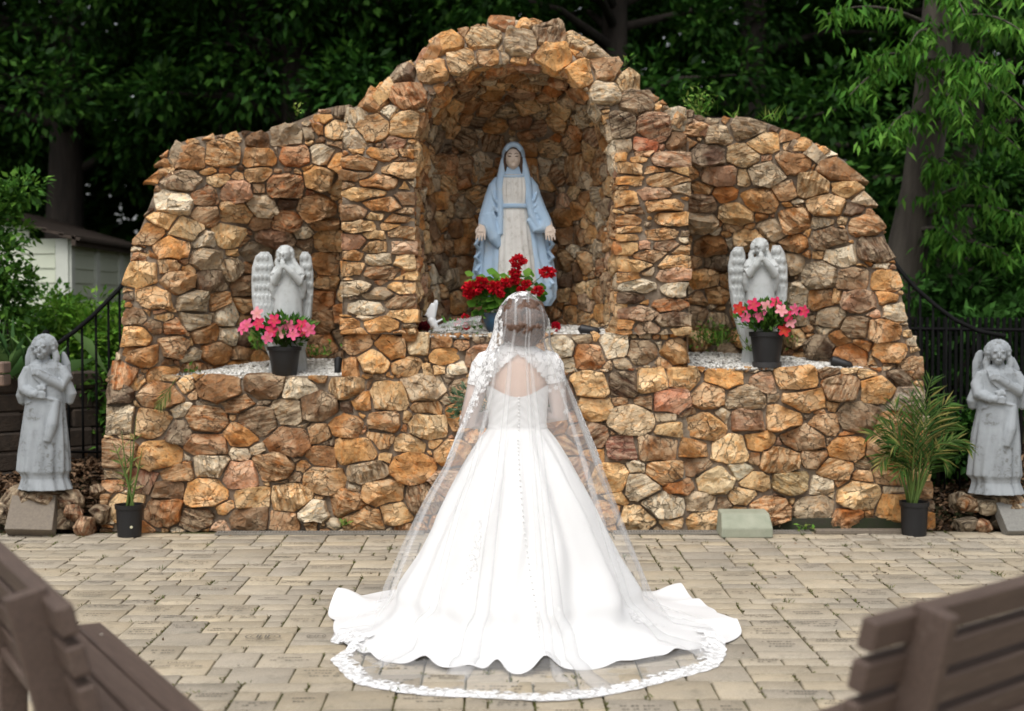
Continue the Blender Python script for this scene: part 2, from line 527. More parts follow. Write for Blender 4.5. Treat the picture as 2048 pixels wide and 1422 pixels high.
def base_left(u, v):
    x0 = lerp(XL0, WX0, v); x = lerp(x0, XA, u)
    return Vector((x, YF + 0.03 * math.sin(3.1 * x) + 0.05 * v, lerp(0, ZL, v)))
def base_right(u, v):
    x1 = lerp(XL1, WX1, v); x = lerp(XB, x1, u)
    return Vector((x, YF + 0.03 * math.sin(3.1 * x) + 0.05 * v, lerp(0.03, ZR, v)))
def ztop(x): return lerp(ZL, ZR, sstep(XA, XB, x))
def yfront(x, z):
    m = sstep(XA - .08, XA + .08, x) * (1 - sstep(XB - .08, XB + .08, x))
    return lerp(YF, YC, m) + 0.03 * math.sin(3.1 * x + 2 * z) + 0.04 * z
def base_all(u, v):
    x0, x1 = lerp(XL0, WX0, v), lerp(XL1, WX1, v); x = lerp(x0, x1, u); z = lerp(0.0, ztop(x), v)
    return Vector((x, yfront(x, z), z))
def base_band(u, v):
    x = lerp(XA, XB, u); z = lerp(ztop(x), ZC_, v)
    return Vector((x, yfront(x, z), z))

ARCH_OUT_PX = [(686, 215), (720, 196), (745, 172), (772, 150), (800, 128), (838, 102), (852, 78), (882, 60), (930, 48), (966, 42), (1005, 28), (1040, 32),
               (1090, 34), (1130, 52), (1180, 68), (1212, 96), (1250, 130), (1276, 166), (1302, 186), (1345, 206), (1376, 224)]
ARCH_OUT = [at(x, y, YC) for x, y in ARCH_OUT_PX]
ARCH_IN_PX = [(826, 300), (832, 262), (848, 222), (872, 188), (905, 158), (950, 137), (1000, 127), (1050, 126), (1100, 136), (1145, 160), (1182, 194), (1208, 232), (1224, 268), (1234, 306)]
ARCH_IN = [at(x, y, YC) for x, y in ARCH_IN_PX]
ZS = ARCH_IN[0].z
PL_IN = [at(832, 668, YC), at(830, 480, YC), ARCH_IN[0]]
PL_OUT = [at(684, 668, YC), at(684, 480, YC), at(686, 300, YC)]
PR_IN = [at(1237, 668, YC), at(1237, 480, YC), ARCH_IN[-1]]
PR_OUT = [at(1378, 668, YC), at(1377, 480, YC), at(1376, 306, YC)]
ARCH_OUT2 = [at(686, 300, YC)] + ARCH_OUT + [at(1376, 306, YC)]
def pil_left(u, v): return poly_at(PL_OUT, v).lerp(poly_at(PL_IN, v), u) + Vector((0, 0.02 * math.sin(5 * v), 0))
def pil_right(u, v): return poly_at(PR_IN, v).lerp(poly_at(PR_OUT, v), u) + Vector((0, 0.02 * math.sin(4 * v), 0))
def arch_face(u, v): return poly_at(ARCH_IN, u).lerp(poly_at(ARCH_OUT2, u), v) + Vector((0, 0.16 * v * v, 0))
def rim_of(pts, depth, lift=0.0, start=0.06):
    def S(u, v):
        p = poly_at(pts, u); return p + Vector((0, start + depth * v, lift * v - 0.02))
    return S
RW = (ARCH_IN[-1].x - ARCH_IN[0].x) / 2; NX = (ARCH_IN[-1].x + ARCH_IN[0].x) / 2; DN = 1.22
def niche_low(u, v):
    a = PI * u
    return Vector((NX - RW * math.cos(a), YC + 0.02 + DN * math.sin(a) ** 0.85, lerp(ZC_ - 0.05, ZS, v)))
def niche_dome(u, v):
    ph = v * 0.985 * PI / 2
    e = poly_at(ARCH_IN, u); c = Vector((NX, YC, ZS))
    q = c + (e - c) * math.cos(ph); q.y = YC + 0.02 + DN * math.sin(ph) ** 0.9
    return q
LW_PX = [(212, 752), (238, 702), (245, 680), (250, 630), (249, 582), (258, 540), (261, 502), (276, 470), (291, 430), (309, 385), (313, 346), (326, 316), (350, 287),
         (395, 273), (440, 270), (495, 262), (530, 264), (555, 255), (590, 243), (620, 231), (655, 215), (688, 212)]
RW_PX = [(1846, 736), (1836, 692), (1817, 652), (1806, 600), (1799, 560), (1786, 520), (1762, 450), (1727, 382), (1692, 322), (1640, 292), (1590, 268), (1530, 244),
         (1470, 235), (1410, 236), (1374, 222)]
def wing(px, pivot):
    n = len(px); yr = []
    pts = [at(x, y, YF + 0.05 + 0.34 * sstep(0.15, 0.9, i / (n - 1))) for i, (x, y) in enumerate(px)]
    pv = at(pivot[0], pivot[1], YF)
    def S(u, v):
        o = poly_at(pts, u)
        D = lerp(0.85, 0.42, sstep(0.1, 0.95, u)) * sstep(0.12, 0.68, v)
        y0 = o.y
        # keep the pixel outline: move along the sight line while going back
        q = o.lerp(Vector((pv.x, o.y, pv.z)), v)
        return Vector((q.x, y0 + D, q.z))
    return S, pts
wing_left, LWP = wing(LW_PX, (700, 770))
wing_right, RWP = wing(RW_PX, (1365, 755))
front = (0, -1, 0)
PATCHES = [
    ('base_wall', Patch(base_all, front), dict(rmin=0.020, rmax=0.126, ax=1.5, seed=2, proud=1.0, tries=14000)),
    ('base_band', Patch(base_band, front), dict(rmin=0.022, rmax=0.105, ax=1.4, seed=3, proud=1.0, tries=2600)),
    ('pilaster_left', Patch(pil_left, front), dict(rmin=0.020, rmax=0.066, ax=2.5, seed=5, tries=1500, proud=1.15)),
    ('pilaster_right', Patch(pil_right, front), dict(rmin=0.020, rmax=0.066, ax=2.5, seed=16, tries=1500, proud=1.15)),
    ('arch_face', Patch(arch_face, front), dict(rmin=0.024, rmax=0.122, ax=1.3, seed=7, proud=1.1)),
    ('wing_left', Patch(wing_left, front, 'V'), dict(rmin=0.022, rmax=0.112, ax=1.5, seed=8, proud=1.1)),
    ('wing_right', Patch(wing_right, front, 'V'), dict(rmin=0.022, rmax=0.112, ax=1.5, seed=9, proud=1.1)),
    ('niche_low', Patch(niche_low, front), dict(rmin=0.034, rmax=0.105, ax=1.2, seed=10, proud=0.8, shade=0.15)),
    ('niche_dome', Patch(niche_dome, (0, -1, -0.6), 'V'), dict(rmin=0.034, rmax=0.105, ax=1.3, seed=12, proud=0.8, shade=0.15)),
    ('rim_arch', Patch(rim_of(ARCH_OUT, 0.4, 0.0, 0.27), (0, 0, 1), 'u'), dict(rmin=0.04, rmax=0.10, ax=1.5, seed=13, proud=0.55, kind='rim', tries=900)),
    ('rim_left', Patch(rim_of(LWP, 0.32, 0.0, 0.16), (-0.6, 0, 1), 'u'), dict(rmin=0.04, rmax=0.095, ax=1.3, seed=14, proud=0.55, kind='rim', tries=900)),
    ('rim_right', Patch(rim_of(RWP, 0.32, 0.0, 0.16), (0.6, 0, 1), 'u'), dict(rmin=0.04, rmax=0.095, ax=1.3, seed=15, proud=0.55, kind='rim', tries=900)),
]
for nm, pt, kw in PATCHES: lay(pt, **kw)

grotto = empty('stone_grotto', (CX, YF + 0.5, 0))
tag(grotto, 'arched fieldstone grotto with a deep central niche and two lower curved wings', 'grotto')
def gparent(o):
    o.parent = grotto; o.matrix_parent_inverse = Matrix.Translation(-grotto.location); return o
# mortar shell of every surface, closed at the back
mb = MB()
for nm, pt, kw in PATCHES:
    nu, nv = (140 if nm == 'base_wall' else 70, 40)
    V = []
    for j in range(nv + 1):
        for i in range(nu + 1):
            u, v = i / nu, j / nv
            p = pt.S(u, v); n = pt.n(min(max(u, .01), .99), min(max(v, .01), .99))
            d = 0.018 * mnoise.noise(p * 7) + 0.010 * mnoise.noise(p * 23) - 0.014
            V.append(p + n * d)
    F = [(j * (nu + 1) + i, j * (nu + 1) + i + 1, (j + 1) * (nu + 1) + i + 1, (j + 1) * (nu + 1) + i) for j in range(nv) for i in range(nu)]
    mb.add(V, F)
# back and flanks
def sheet(f, nu=24, nv=4):
    V = [f(i / nu, j / nv) for j in range(nv + 1) for i in range(nu + 1)]
    F = [(j * (nu + 1) + i, j * (nu + 1) + i + 1, (j + 1) * (nu + 1) + i + 1, (j + 1) * (nu + 1) + i) for j in range(nv) for i in range(nu)]
    mb.add(V, F)
for pts, dp in ((LWP, 0.52), (RWP, 0.52)):
    pv = Vector((pts[-1].x, 0, 1.0))
    sheet(lambda u, v, pts=pts: Vector((lerp(poly_at(pts, u).x, pts[-1].x, v), lerp(poly_at(pts, u).y + 0.52, 11.25, min(1, v * 3)), lerp(poly_at(pts, u).z, 1.0, v))), 30, 8)
sheet(lambda u, v: Vector((poly_at(ARCH_OUT, u).x, lerp(YC + 0.6, 11.45, v), lerp(poly_at(ARCH_OUT, u).z, 0.6 * poly_at(ARCH_OUT, u).z + 1.2, v))), 30, 4)
sheet(lambda u, v: Vector((XL0 if u < .5 else WX0 + 0.02, lerp(YF, 11.3, v), lerp(0, ZL, u))), 2, 3)
sheet(lambda u, v: Vector((lerp(XL1, WX1, u), lerp(YF, 11.3, v), lerp(0, ZR, u))), 2, 3)
sheet(lambda u, v: Vector((lerp(XL0, XL1, u), 11.35, lerp(0, 2.0, v))), 8, 4)
sheet(lambda u, v: Vector((XA, lerp(YC, 11.2, u), lerp(ZL - .1, 2.75, v))), 4, 6)
sheet(lambda u, v: Vector((XB, lerp(YC, 11.2, u), lerp(ZR - .1, 2.75, v))), 4, 6)
gparent(mb.build('mortar', M['mortar'], None, smooth=True))

# colours of stones that stand out in the photograph
LAND = [((700, 60, 930, 110), None)]
LANDMARKS = [(912, 82, (170, 105, 80)), (1112, 84, (190, 188, 176)), (985, 100, (120, 88, 68)), (1200, 195, (200, 190, 180)), (1240, 185, (140, 130, 122)),
    (428, 470, (205, 195, 178)), (378, 382, (120, 92, 70)), (340, 510, (205, 150, 92)), (278, 512, (84, 62, 54)), (620, 385, (160, 100, 66)), (575, 320, (190, 130, 85)),
    (372, 560, (180, 140, 100)), (315, 235 + 30, (190, 160, 130)), (440, 815, (178, 170, 158)), (480, 880, (196, 140, 82)), (580, 870, (140, 96, 60)), (310, 965, (135, 84, 66)),
    (590, 850, (190, 175, 155)), (855, 690, (212, 192, 160)), (925, 690, (180, 118, 62)), (1270, 683, (222, 205, 172)), (1205, 800, (210, 175, 130)), (1255, 905, (150, 88, 78)),
    (1275, 855, (212, 190, 160)), (1440, 855, (205, 195, 175)), (1610, 825, (80, 58, 46)), (1570, 890, (160, 100, 70)), (1490, 928, (195, 190, 172)), (1570, 960, (190, 170, 125)),
    (1425, 985, (215, 195, 160)), (1790, 820, (160, 150, 140)), (1680, 1005, (190, 175, 150)), (1260, 740, (150, 85, 48)), (1350, 815, (195, 140, 115)), (1300, 290, (180, 110, 80)),
    (1310, 245, (170, 118, 88)), (1400, 260, (196, 138, 80)), (1540, 290, (185, 130, 80)), (1690, 440, (180, 150, 110)), (1570, 355, (190, 155, 120)), (1500, 350, (205, 180, 145)),
    (860, 145, (195, 155, 110)), (790, 260, (150, 90, 62)), (1650, 545, (175, 165, 150)), (440, 900, (170, 120, 80)), (650, 965, (205, 165, 120)), (770, 960, (200, 160, 115)),
    (1030, 200, (120, 84, 54)), (1160, 830, (170, 110, 66))]
for (px, py, c) in LANDMARKS:
    best, bd = None, 1e9
    d = ray(px, py).normalized()
    for s_ in STONES:
        w = s_['p'] - Vector((0, 0, CAMZ)); t = w.dot(d); dd = (w - d * t).length
        if dd < bd: best, bd = s_, dd
    if best is not None and bd < 0.14: best['tint'] = np.array(srgb(*c)) * np.array([1.03, 1.0, 0.93])
STONES.sort(key=lambda s_: -s_['share'])
rest_V, rest_4, rest_3, rest_c, rest_r = [], [], [], [], []
nb_ = 0
for i, s_ in enumerate(STONES):
    if i < 300:
        me = npmesh('stone', s_['V'], [s_['F4'], s_['F3']], True, np.tile([*s_['tint'], s_['band']], (len(s_['V']), 1)), s_['rest'])
        me.set_sharp_from_angle(angle=R(24))
        o = link('stone', me, M['stone']); o.location = s_['p']; gparent(o)
    else:
        rest_V.append(s_['V'] + np.array(s_['p'])); rest_4.append(np.array(s_['F4']) + nb_); rest_3.append(np.array(s_['F3']) + nb_)
        rest_c.append(np.tile([*s_['tint'], s_['band']], (len(s_['V']), 1))); rest_r.append(s_['rest']); nb_ += len(s_['V'])
me = npmesh('small_stones', np.vstack(rest_V), [np.vstack(rest_4), np.vstack(rest_3)], True, np.vstack(rest_c), np.vstack(rest_r))
me.set_sharp_from_angle(angle=R(24))
o = gparent(link('small_stones', me, M['stone'])); tag(o, kind='stuff')
print('STONES', len(STONES))
# ------------------------------------------------------------------ ground and paving
def soil_material():
    t = NT('soil'); v = t.coords('Object')
    n1 = t.noise(v, 1.5, 5); n2 = t.noise(v, 30, 6, 0.7)
    c = t.mix(t.ramp(n1, [(0.35, 0.0), (0.65, 1.0)]), (0.060, 0.045, 0.030), (0.035, 0.045, 0.018))
    c = t.mix(t.ramp(n2, [(0.5, 0.0), (0.75, 0.7)]), c, (0.12, 0.085, 0.055))
    t.base(c); t.rough(0.95, 0.1); t.bump(n2, 0.8, 0.03)
    return t.m
M['soil'] = soil_material()
g_ = 60
V, F = [], []
def ground_z(x, y):
    # level by the paving, a bank rising behind and beside the grotto
    s = sstep(10.25, 11.6, y) * 0.30 + sstep(12, 30, y) * 0.8
    side = max(sstep(2.55, 3.3, -x), sstep(3.15, 3.8, x)) * sstep(10.02, 10.35, y) * 0.22
    return max(s * 0.9, side + s * 0.6) - 0.03 + (0.03 * mnoise.noise(Vector((x * 1.2, y * 1.2, 0))) if y > 10.2 else 0)
xs = np.concatenate([np.linspace(-220, -12, 10), np.linspace(-10, 10, 100), np.linspace(12, 220, 10)])
ys = np.concatenate([np.linspace(-60, 8, 8), np.linspace(9, 16, 70), np.linspace(17, 60, 24), np.linspace(70, 260, 8)])
V = [(x, y, ground_z(x, y)) for y in ys for x in xs]
nx = len(xs)
F = [(j * nx + i, j * nx + i + 1, (j + 1) * nx + i + 1, (j + 1) * nx + i) for j in range(len(ys) - 1) for i in range(nx - 1)]
tag(link('ground', npmesh('ground', V, np.array(F), True), M['soil']), 'dark soil bank around and behind the stone grotto', kind='structure')

def paver_material():
    t = NT('paver')
    a = t.new('ShaderNodeAttribute'); a.attribute_name = 'tint'
    v = t.coords('Object')
    n1 = t.noise(v, 4, 4); n2 = t.noise(v, 220, 3, 0.7); n3 = t.noise(v, 26, 4, 0.6)
    c = t.mix(t.ramp(n1, [(0.4, 0.0), (0.7, 0.35)]), a.outputs['Color'], (0.24, 0.225, 0.19))
    c = t.mix(t.ramp(n2, [(0.52, 0.0), (0.70, 0.75)]), c, (0.52, 0.46, 0.37))
    c = t.mix(t.ramp(n2, [(0.28, 0.8), (0.44, 0.0)]), c, (0.13, 0.11, 0.085))
    c = t.mix(t.ramp(n3, [(0.58, 0.0), (0.8, 0.45)]), c, (0.17, 0.155, 0.12))
    gpos = t.new('ShaderNodeNewGeometry').outputs['Position']
    n4 = t.noise(gpos, 1.7, 5, 0.6); n5 = t.noise(gpos, 7.0, 4, 0.6)
    c = t.mix(t.ramp(n4, [(0.48, 0.0), (0.70, 0.32)]), c, (0.15, 0.135, 0.105))
    c = t.mix(t.ramp(n5, [(0.56, 0.0), (0.72, 0.35)]), c, (0.12, 0.115, 0.085))
    t.base(c); t.rough(0.9, 0.2); t.bump(n2, 0.5, 0.004)
    return t.m
M['paver'] = paver_material()
M['joint'] = simple('joint_sand', (0.105, 0.085, 0.048), (0.080, 0.088, 0.034), scale=5, rough=0.95, spec=0.1, bump=0.8, bscale=120)
M['engrave'] = simple('engraving', (0.145, 0.13, 0.105), rough=0.9)
PX0, PX1, PY0, PY1 = -5.2, 5.4, 2.0, 10.02
mb = MB(); mb.add([(PX0, PY0, -0.004), (PX1, PY0, -0.004), (PX1, PY1, -0.004), (PX0, PY1, -0.004)], [(0, 1, 2, 3)])
patio = mb.build('patio_paving', M['joint'])
ap = MB(); ap.add([(-12, -8, -.006), (12, -8, -.006), (12, PY0, -.006), (-12, PY0, -.006)], [(0, 1, 2, 3)]); tag(ap.build('bounce_apron', simple('apron_paving', (0.36, 0.32, 0.26), (0.30, 0.27, 0.22), scale=4, rough=.9)), 'unseen paved forecourt behind the benches, added to bounce light', kind='structure')  # unseen paving continued behind the camera, added to bounce light forward
tag(patio, 'pale engraved concrete pavers laid in mixed sizes before the grotto', kind='structure')
UX, UY = 0.094, 0.132
NXg, NYg = int((PX1 - PX0) / UX), int((PY1 - PY0) / UY)
grid = np.zeros((NYg, NXg), int)
pr = np.random.default_rng(5)
PAV = []
kinds = [((3, 2), .24), ((2, 1), .38), ((3, 1), .20), ((2, 2), .11), ((1, 1), .07)]
DONOR = []
for (px_, py_) in ((512, 1286), (640, 1286), (352, 1338)):      # three pavers whose engraving can be read
    q_ = gz(px_, py_); i_, j_ = int(round((q_.x - PX0) / UX - 1.5)), int(round((q_.y - PY0) / UY - 1.0))
    while grid[j_:j_ + 2, i_:i_ + 3].any(): i_ += 1
    grid[j_:j_ + 2, i_:i_ + 3] = 1; PAV.append((PX0 + i_ * UX, PY0 + j_ * UY, 3 * UX, 2 * UY))
    DONOR.append(Vector((PX0 + (i_ + 1.5) * UX, PY0 + (j_ + 1) * UY, 0)))
for j in range(NYg):
    for i in range(NXg):
        if grid[j, i]: continue
        order = pr.choice(5, size=5, replace=False, p=[k[1] for k in kinds])
        for q in list(order) + [4]:
            w, h = kinds[q][0]
            if i + w > NXg or j + h > NYg or grid[j:j + h, i:i + w].any(): continue
            # avoid leaving single-cell slots where possible
            grid[j:j + h, i:i + w] = 1
            PAV.append((PX0 + i * UX, PY0 + j * UY, w * UX, h * UY)); break
def paver_geo(x, y, w, d, g):
    e = 0.0044; b = 0.005; top = 0.004 + 0.006 * g.random()
    tx, ty = (g.random() - .5) * 0.009, (g.random() - .5) * 0.009
    x0, x1, y0, y1 = -w / 2 + e, w / 2 - e, -d / 2 + e, d / 2 - e
    lo = [(x0, y0, -0.02), (x1, y0, -0.02), (x1, y1, -0.02), (x0, y1, -0.02)]
    md = [(a, c, top - b) for a, c, _ in lo]
    hi = [(a + (b if a < 0 else -b), c + (b if c < 0 else -b), top + tx * a / w + ty * c / d) for a, c, _ in lo]
    V = lo + md + hi
    F = [(0, 1, 5, 4), (1, 2, 6, 5), (2, 3, 7, 6), (3, 0, 4, 7), (4, 5, 9, 8), (5, 6, 10, 9), (6, 7, 11, 10), (7, 4, 8, 11), (8, 9, 10, 11)]
    return np.array(V), np.array(F), top
def on_screen(p, m=30):
    q = CR.transposed() @ (p - Vector((0, 0, CAMZ)))
    if q.z > -0.3: return None
    x, y = 1024 - q.x / q.z * FPX, 711 + q.y / q.z * FPX
    return (x, y) if -m < x < 2048 + m and -m < y < 1422 + m else None
items = []
for (x, y, w, d) in PAV:
    c = Vector((x + w / 2, y + d / 2, 0)); s_ = on_screen(c)
    hidden = s_ is None
    if s_ and not hidden:
        # under the train nothing of it shows
        L = c - Vector((0.18, 7.1, 0))
        if L.length < 0.86: hidden = True
    items.append((0 if hidden else w * d / c.length_squared * (d / c.length), c, w, d, hidden))
items.sort(key=lambda k: -k[0])
eng = MB(); stV, stF, stC, nb_ = [], [], [], 0
for i, (sh, c, w, d, hid) in enumerate(items):
    g = pr
    Vp, Fp, top = paver_geo(c.x, c.y, w, d, g)
    k = 0.80 + 0.32 * g.random(); warm = g.random()
    col = np.array(srgb(178, 163, 137)) * (1 - warm) + np.array(srgb(160, 150, 134)) * warm
    col = col * k * np.array([1.03, 1.035, 1.05])
    if i < 300:
        me = npmesh('paver', Vp, Fp, False, np.tile(col, (len(Vp), 1)))
        link('paver', me, M['paver'], patio, c)
    else:
        stV.append(Vp + np.array(c)); stF.append(Fp + nb_); stC.append(np.tile(col, (len(Vp), 1))); nb_ += len(Vp)
    if not hid and min((c - q_).length for q_ in DONOR) > 0.02 and w > 0.17 and g.random() < (0.5 if d > 0.2 else 0.25):
        rows = int(g.integers(2, 4)) if d > 0.2 else 2
        for r_ in range(rows):
            yy = c.y + (rows / 2 - r_ - 0.5) * (0.034 + 0.012 * (d > 0.2))
            L = w * (0.35 + 0.4 * g.random()); xx = c.x - L / 2
            while xx < c.x + L / 2:
                ww = 0.007 + 0.007 * g.random()
                hh = 0.010
                if g.random() < 0.86: eng.add([(xx, yy, top + 0.0035), (xx + ww, yy, top + 0.0035), (xx + ww, yy + hh, top + 0.0035), (xx, yy + hh, top + 0.0035)], [(0, 1, 2, 3)])
                xx += ww + 0.005 + (0.014 if g.random() < 0.14 else 0)
tag(link('far_pavers', npmesh('far_pavers', np.vstack(stV), np.vstack(stF), False, np.vstack(stC)), M['paver'], patio), kind='stuff')
tag(eng.build('engraving', M['engrave'], patio), kind='stuff')
# two donor pavers with readable names and emblems
def text_mesh(name, body, size, loc, m, parent, align='CENTER', sx=1.0, rot=(0, 0, 0), extrude=0.0):
    cu = bpy.data.curves.new(name, 'FONT'); cu.body = body; cu.size = size; cu.align_x = align; cu.extrude = extrude
    t = bpy.data.objects.new(name + '_t', cu); SC.collection.objects.link(t)
    me = bpy.data.meshes.new_from_object(t.evaluated_get(bpy.context.evaluated_depsgraph_get()))
    bpy.data.objects.remove(t)
    o = link(name, me, m, parent); o.location = loc; o.scale = (sx, 1, 1); o.rotation_euler = rot
    return o
def ring_flat(mbb, c, rx, ry, w, n=32):
    V = []; 
    for k in range(n):
        t = 2 * PI * k / n
        V.append((c[0] + rx * math.cos(t), c[1] + ry * math.sin(t), c[2])); V.append((c[0] + (rx - w) * math.cos(t), c[1] + (ry - w) * math.sin(t), c[2]))
    mbb.add(V, [(2 * k, 2 * ((k + 1) % n), 2 * ((k + 1) % n) + 1, 2 * k + 1) for k in range(n)])
ZT = 0.0175
p = DONOR[1]
text_mesh('inscription', 'NH', 0.05, (p.x - 0.028, p.y + 0.0, ZT), M['engrave'], patio)
mb = MB(); ring_flat(mb, (p.x - 0.028, p.y + 0.018, ZT), 0.046, 0.052, 0.004); mb.build('emblem', M['engrave'], patio)
text_mesh('inscription', 'DONNA WILKINSON', 0.026, (p.x, p.y - 0.085, ZT), M['engrave'], patio)
p = DONOR[0]
mb = MB(); ring_flat(mb, (p.x, p.y + 0.01, ZT), 0.085, 0.062, 0.006); ring_flat(mb, (p.x, p.y + 0.01, ZT), 0.060, 0.045, 0.004)
for k in (-2, -1, 1, 2): mb.add([(p.x + k * 0.013 - .004, p.y - 0.018, ZT), (p.x + k * 0.013 + .004, p.y - 0.018, ZT), (p.x + k * 0.013 + .004, p.y + 0.04, ZT), (p.x + k * 0.013 - .004, p.y + 0.04, ZT)], [(0, 1, 2, 3)])
mb.build('emblem', M['engrave'], patio)
text_mesh('inscription', 'ROBERT WILKINSON', 0.025, (p.x, p.y - 0.092, ZT), M['engrave'], patio)
p = DONOR[2]
text_mesh('inscription', 'DANCE', 0.036, (p.x, p.y + 0.03, ZT), M['engrave'], patio); text_mesh('inscription', 'JODI  KATHIE', 0.036, (p.x, p.y - 0.03, ZT), M['engrave'], patio)

# ------------------------------------------------------------------ gravel beds on the three ledges
M['gravel'] = simple('white_gravel', (0.62, 0.60, 0.55), (0.40, 0.38, 0.34), scale=45, rough=0.8, spec=0.2)
ico = []
_t = (1 + 5 ** .5) / 2
icoV = np.array([(-1, _t, 0), (1, _t, 0), (-1, -_t, 0), (1, -_t, 0), (0, -1, _t), (0, 1, _t), (0, -1, -_t), (0, 1, -_t), (_t, 0, -1), (_t, 0, 1), (-_t, 0, -1), (-_t, 0, 1)], float) / 1.9
icoF = np.array([(0, 11, 5), (0, 5, 1), (0, 1, 7), (0, 7, 10), (0, 10, 11), (1, 5, 9), (5, 11, 4), (11, 10, 2), (10, 7, 6), (7, 1, 8), (3, 9, 4), (3, 4, 2), (3, 2, 6), (3, 6, 8), (3, 8, 9), (4, 9, 5), (2, 4, 11), (6, 2, 10), (8, 6, 7), (9, 8, 1)])
def pebbles(pts, r0, r1, seed, cols):
    g = np.random.default_rng(seed); n = len(pts)
    s = r0 + (r1 - r0) * g.random((n, 1, 1))
    sh = np.stack([0.8 + .6 * g.random(n), 0.7 + .5 * g.random(n), 0.5 + .4 * g.random(n)], 1)[:, None, :]
    V = icoV[None] * (1 + 0.35 * (g.random((n, 12, 1)) - .5)) * sh * s
    a = g.random(n) * 6.28; ca, sa = np.cos(a)[:, None], np.sin(a)[:, None]
    X = V[..., 0] * ca - V[..., 1] * sa; Yv = V[..., 0] * sa + V[..., 1] * ca
    V = np.stack([X, Yv, V[..., 2]], -1) + np.asarray(pts)[:, None, :]
    Fv = icoF[None] + (np.arange(n) * 12)[:, None, None]
    c = np.asarray(cols)[g.integers(0, len(cols), n)] * (0.75 + .4 * g.random((n, 1)))
    return V.reshape(-1, 3), Fv.reshape(-1, 3), np.repeat(c, 12, 0)
def tinted(name, rough=0.8, spec=0.2, transl=0.0):
    t = NT(name); a = t.new('ShaderNodeAttribute'); a.attribute_name = 'tint'
    t.base(a.outputs['Color']); t.rough(rough, spec)
    if transl > 0:
        tr = t.new('ShaderNodeBsdfTranslucent'); t.lk(a.outputs['Color'], tr.inputs['Color'])
        mx = t.new('ShaderNodeMixShader'); mx.inputs[0].default_value = transl
        t.lk(t.b.outputs[0], mx.inputs[1]); t.lk(tr.outputs[0], mx.inputs[2]); t.lk(mx.outputs[0], t.o.inputs['Surface'])
    return t.m
M['pebble'] = tinted('pebble', 0.85)
BEDS = {}
def bed(name, label, x0, x1, y0, y1, z0, rise, seed, n):
    g = np.random.default_rng(seed)
    def zf(x, y):
        t = min(1, max(0, (y - y0) / (y1 - y0)))
        return z0 + rise * t ** 0.8 + 0.012 * mnoise.noise(Vector((x * 6, y * 6, seed)))
    BEDS[name] = zf
    nu, nv = 40, 20
    V = [(lerp(x0, x1, i / nu), lerp(y0, y1, j / nv), zf(lerp(x0, x1, i / nu), lerp(y0, y1, j / nv)) - 0.006) for j in range(nv + 1) for i in range(nu + 1)]
    F = np.array([(j * (nu + 1) + i, j * (nu + 1) + i + 1, (j + 1) * (nu + 1) + i + 1, (j + 1) * (nu + 1) + i) for j in range(nv) for i in range(nu)])
    V = np.array(V); k = len(V)
    px = x0 + (x1 - x0) * g.random(n); py = y0 + (y1 - y0) * g.random(n) ** 1.2
    pts = [(x, y, zf(x, y) + 0.004) for x, y in zip(px, py)]
    PV, PF, PC = pebbles(pts, 0.009, 0.019, seed, [(0.66, 0.645, 0.60), (0.56, 0.54, 0.49), (0.74, 0.73, 0.70), (0.42, 0.40, 0.36)])
    me = npmesh(name, np.vstack([V, PV]), [F, PF + k], False, np.vstack([np.tile((0.30, 0.28, 0.25), (k, 1)), PC]))
    return tag(link('gravel_bed', me, M['pebble']), label, 'gravel', kind='stuff')
bed('gl', 'white gravel bed on the ledge of the wing beside the shed', -2.35, XA + 0.02, YF + 0.06, 11.2, ZL - 0.015, 0.12, 21, 3600)
bed('gc', 'white gravel bed in the central niche at the statue of the woman in blue', NX - RW + 0.02, NX + RW - 0.02, YC + 0.06, 11.2, ZC_ - 0.02, 0.07, 22, 3600)
bed('gr', 'white gravel bed on the ledge of the wing beside the potted palm', XB - 0.02, 2.62, YF + 0.06, 11.2, ZR - 0.015, 0.11, 23, 3600)
# ------------------------------------------------------------------ the bride
B0 = gz(1035, 1250)
BX, BY = B0.x, B0.y
def bl(px, py):                       # pixel on the ground -> polar around the bride (theta 0 towards the camera)
    p = gz(px, py); dx, dy = p.x - BX, p.y - BY
    return math.atan2(dx, -dy), math.hypot(dx, dy)
HEM_PX = [(685, 1200), (670, 1250), (676, 1282), (702, 1303), (745, 1322), (810, 1335), (850, 1340), (890, 1349), (935, 1347), (985, 1347), (1040, 1358), (1090, 1350), (1130, 1348),
          (1200, 1342), (1300, 1326), (1400, 1309), (1455, 1291), (1484, 1268), (1468, 1245), (1432, 1237), (1400, 1217), (1362, 1192)]
_h = sorted(bl(*q) for q in HEM_PX)
_ht = np.array([-PI, -2.7] + [q[0] for q in _h] + [2.7, PI]); _hr = np.array([0.80, 0.84] + [q[1] for q in _h] + [0.84, 0.80])
def hem_r(t): return np.interp(t, _ht, _hr)
_zs = np.array([0.0, 0.125, 0.21, 0.36, 0.51, 0.665, 0.815, 0.875, 0.93, 0.965, 0.99, 1.05]); _rs = np.array([0.80, 0.655, 0.578, 0.476, 0.400, 0.334, 0.264, 0.229, 0.192, 0.166, 0.147, 0.137])
def rb(z): return np.interp(z, _zs, _rs)
LEVZ = np.array([1.0, 0.985, 0.965, 0.94, 0.91, 0.88, 0.84, 0.80, 0.75, 0.70, 0.65, 0.60, 0.55, 0.50, 0.45, 0.40, 0.35, 0.30, 0.255, 0.21, 0.17, 0.135, 0.105, 0.08, 0.06, 0.045, 0.034, 0.026, 0.020, 0.016, 0.013, 0.012])
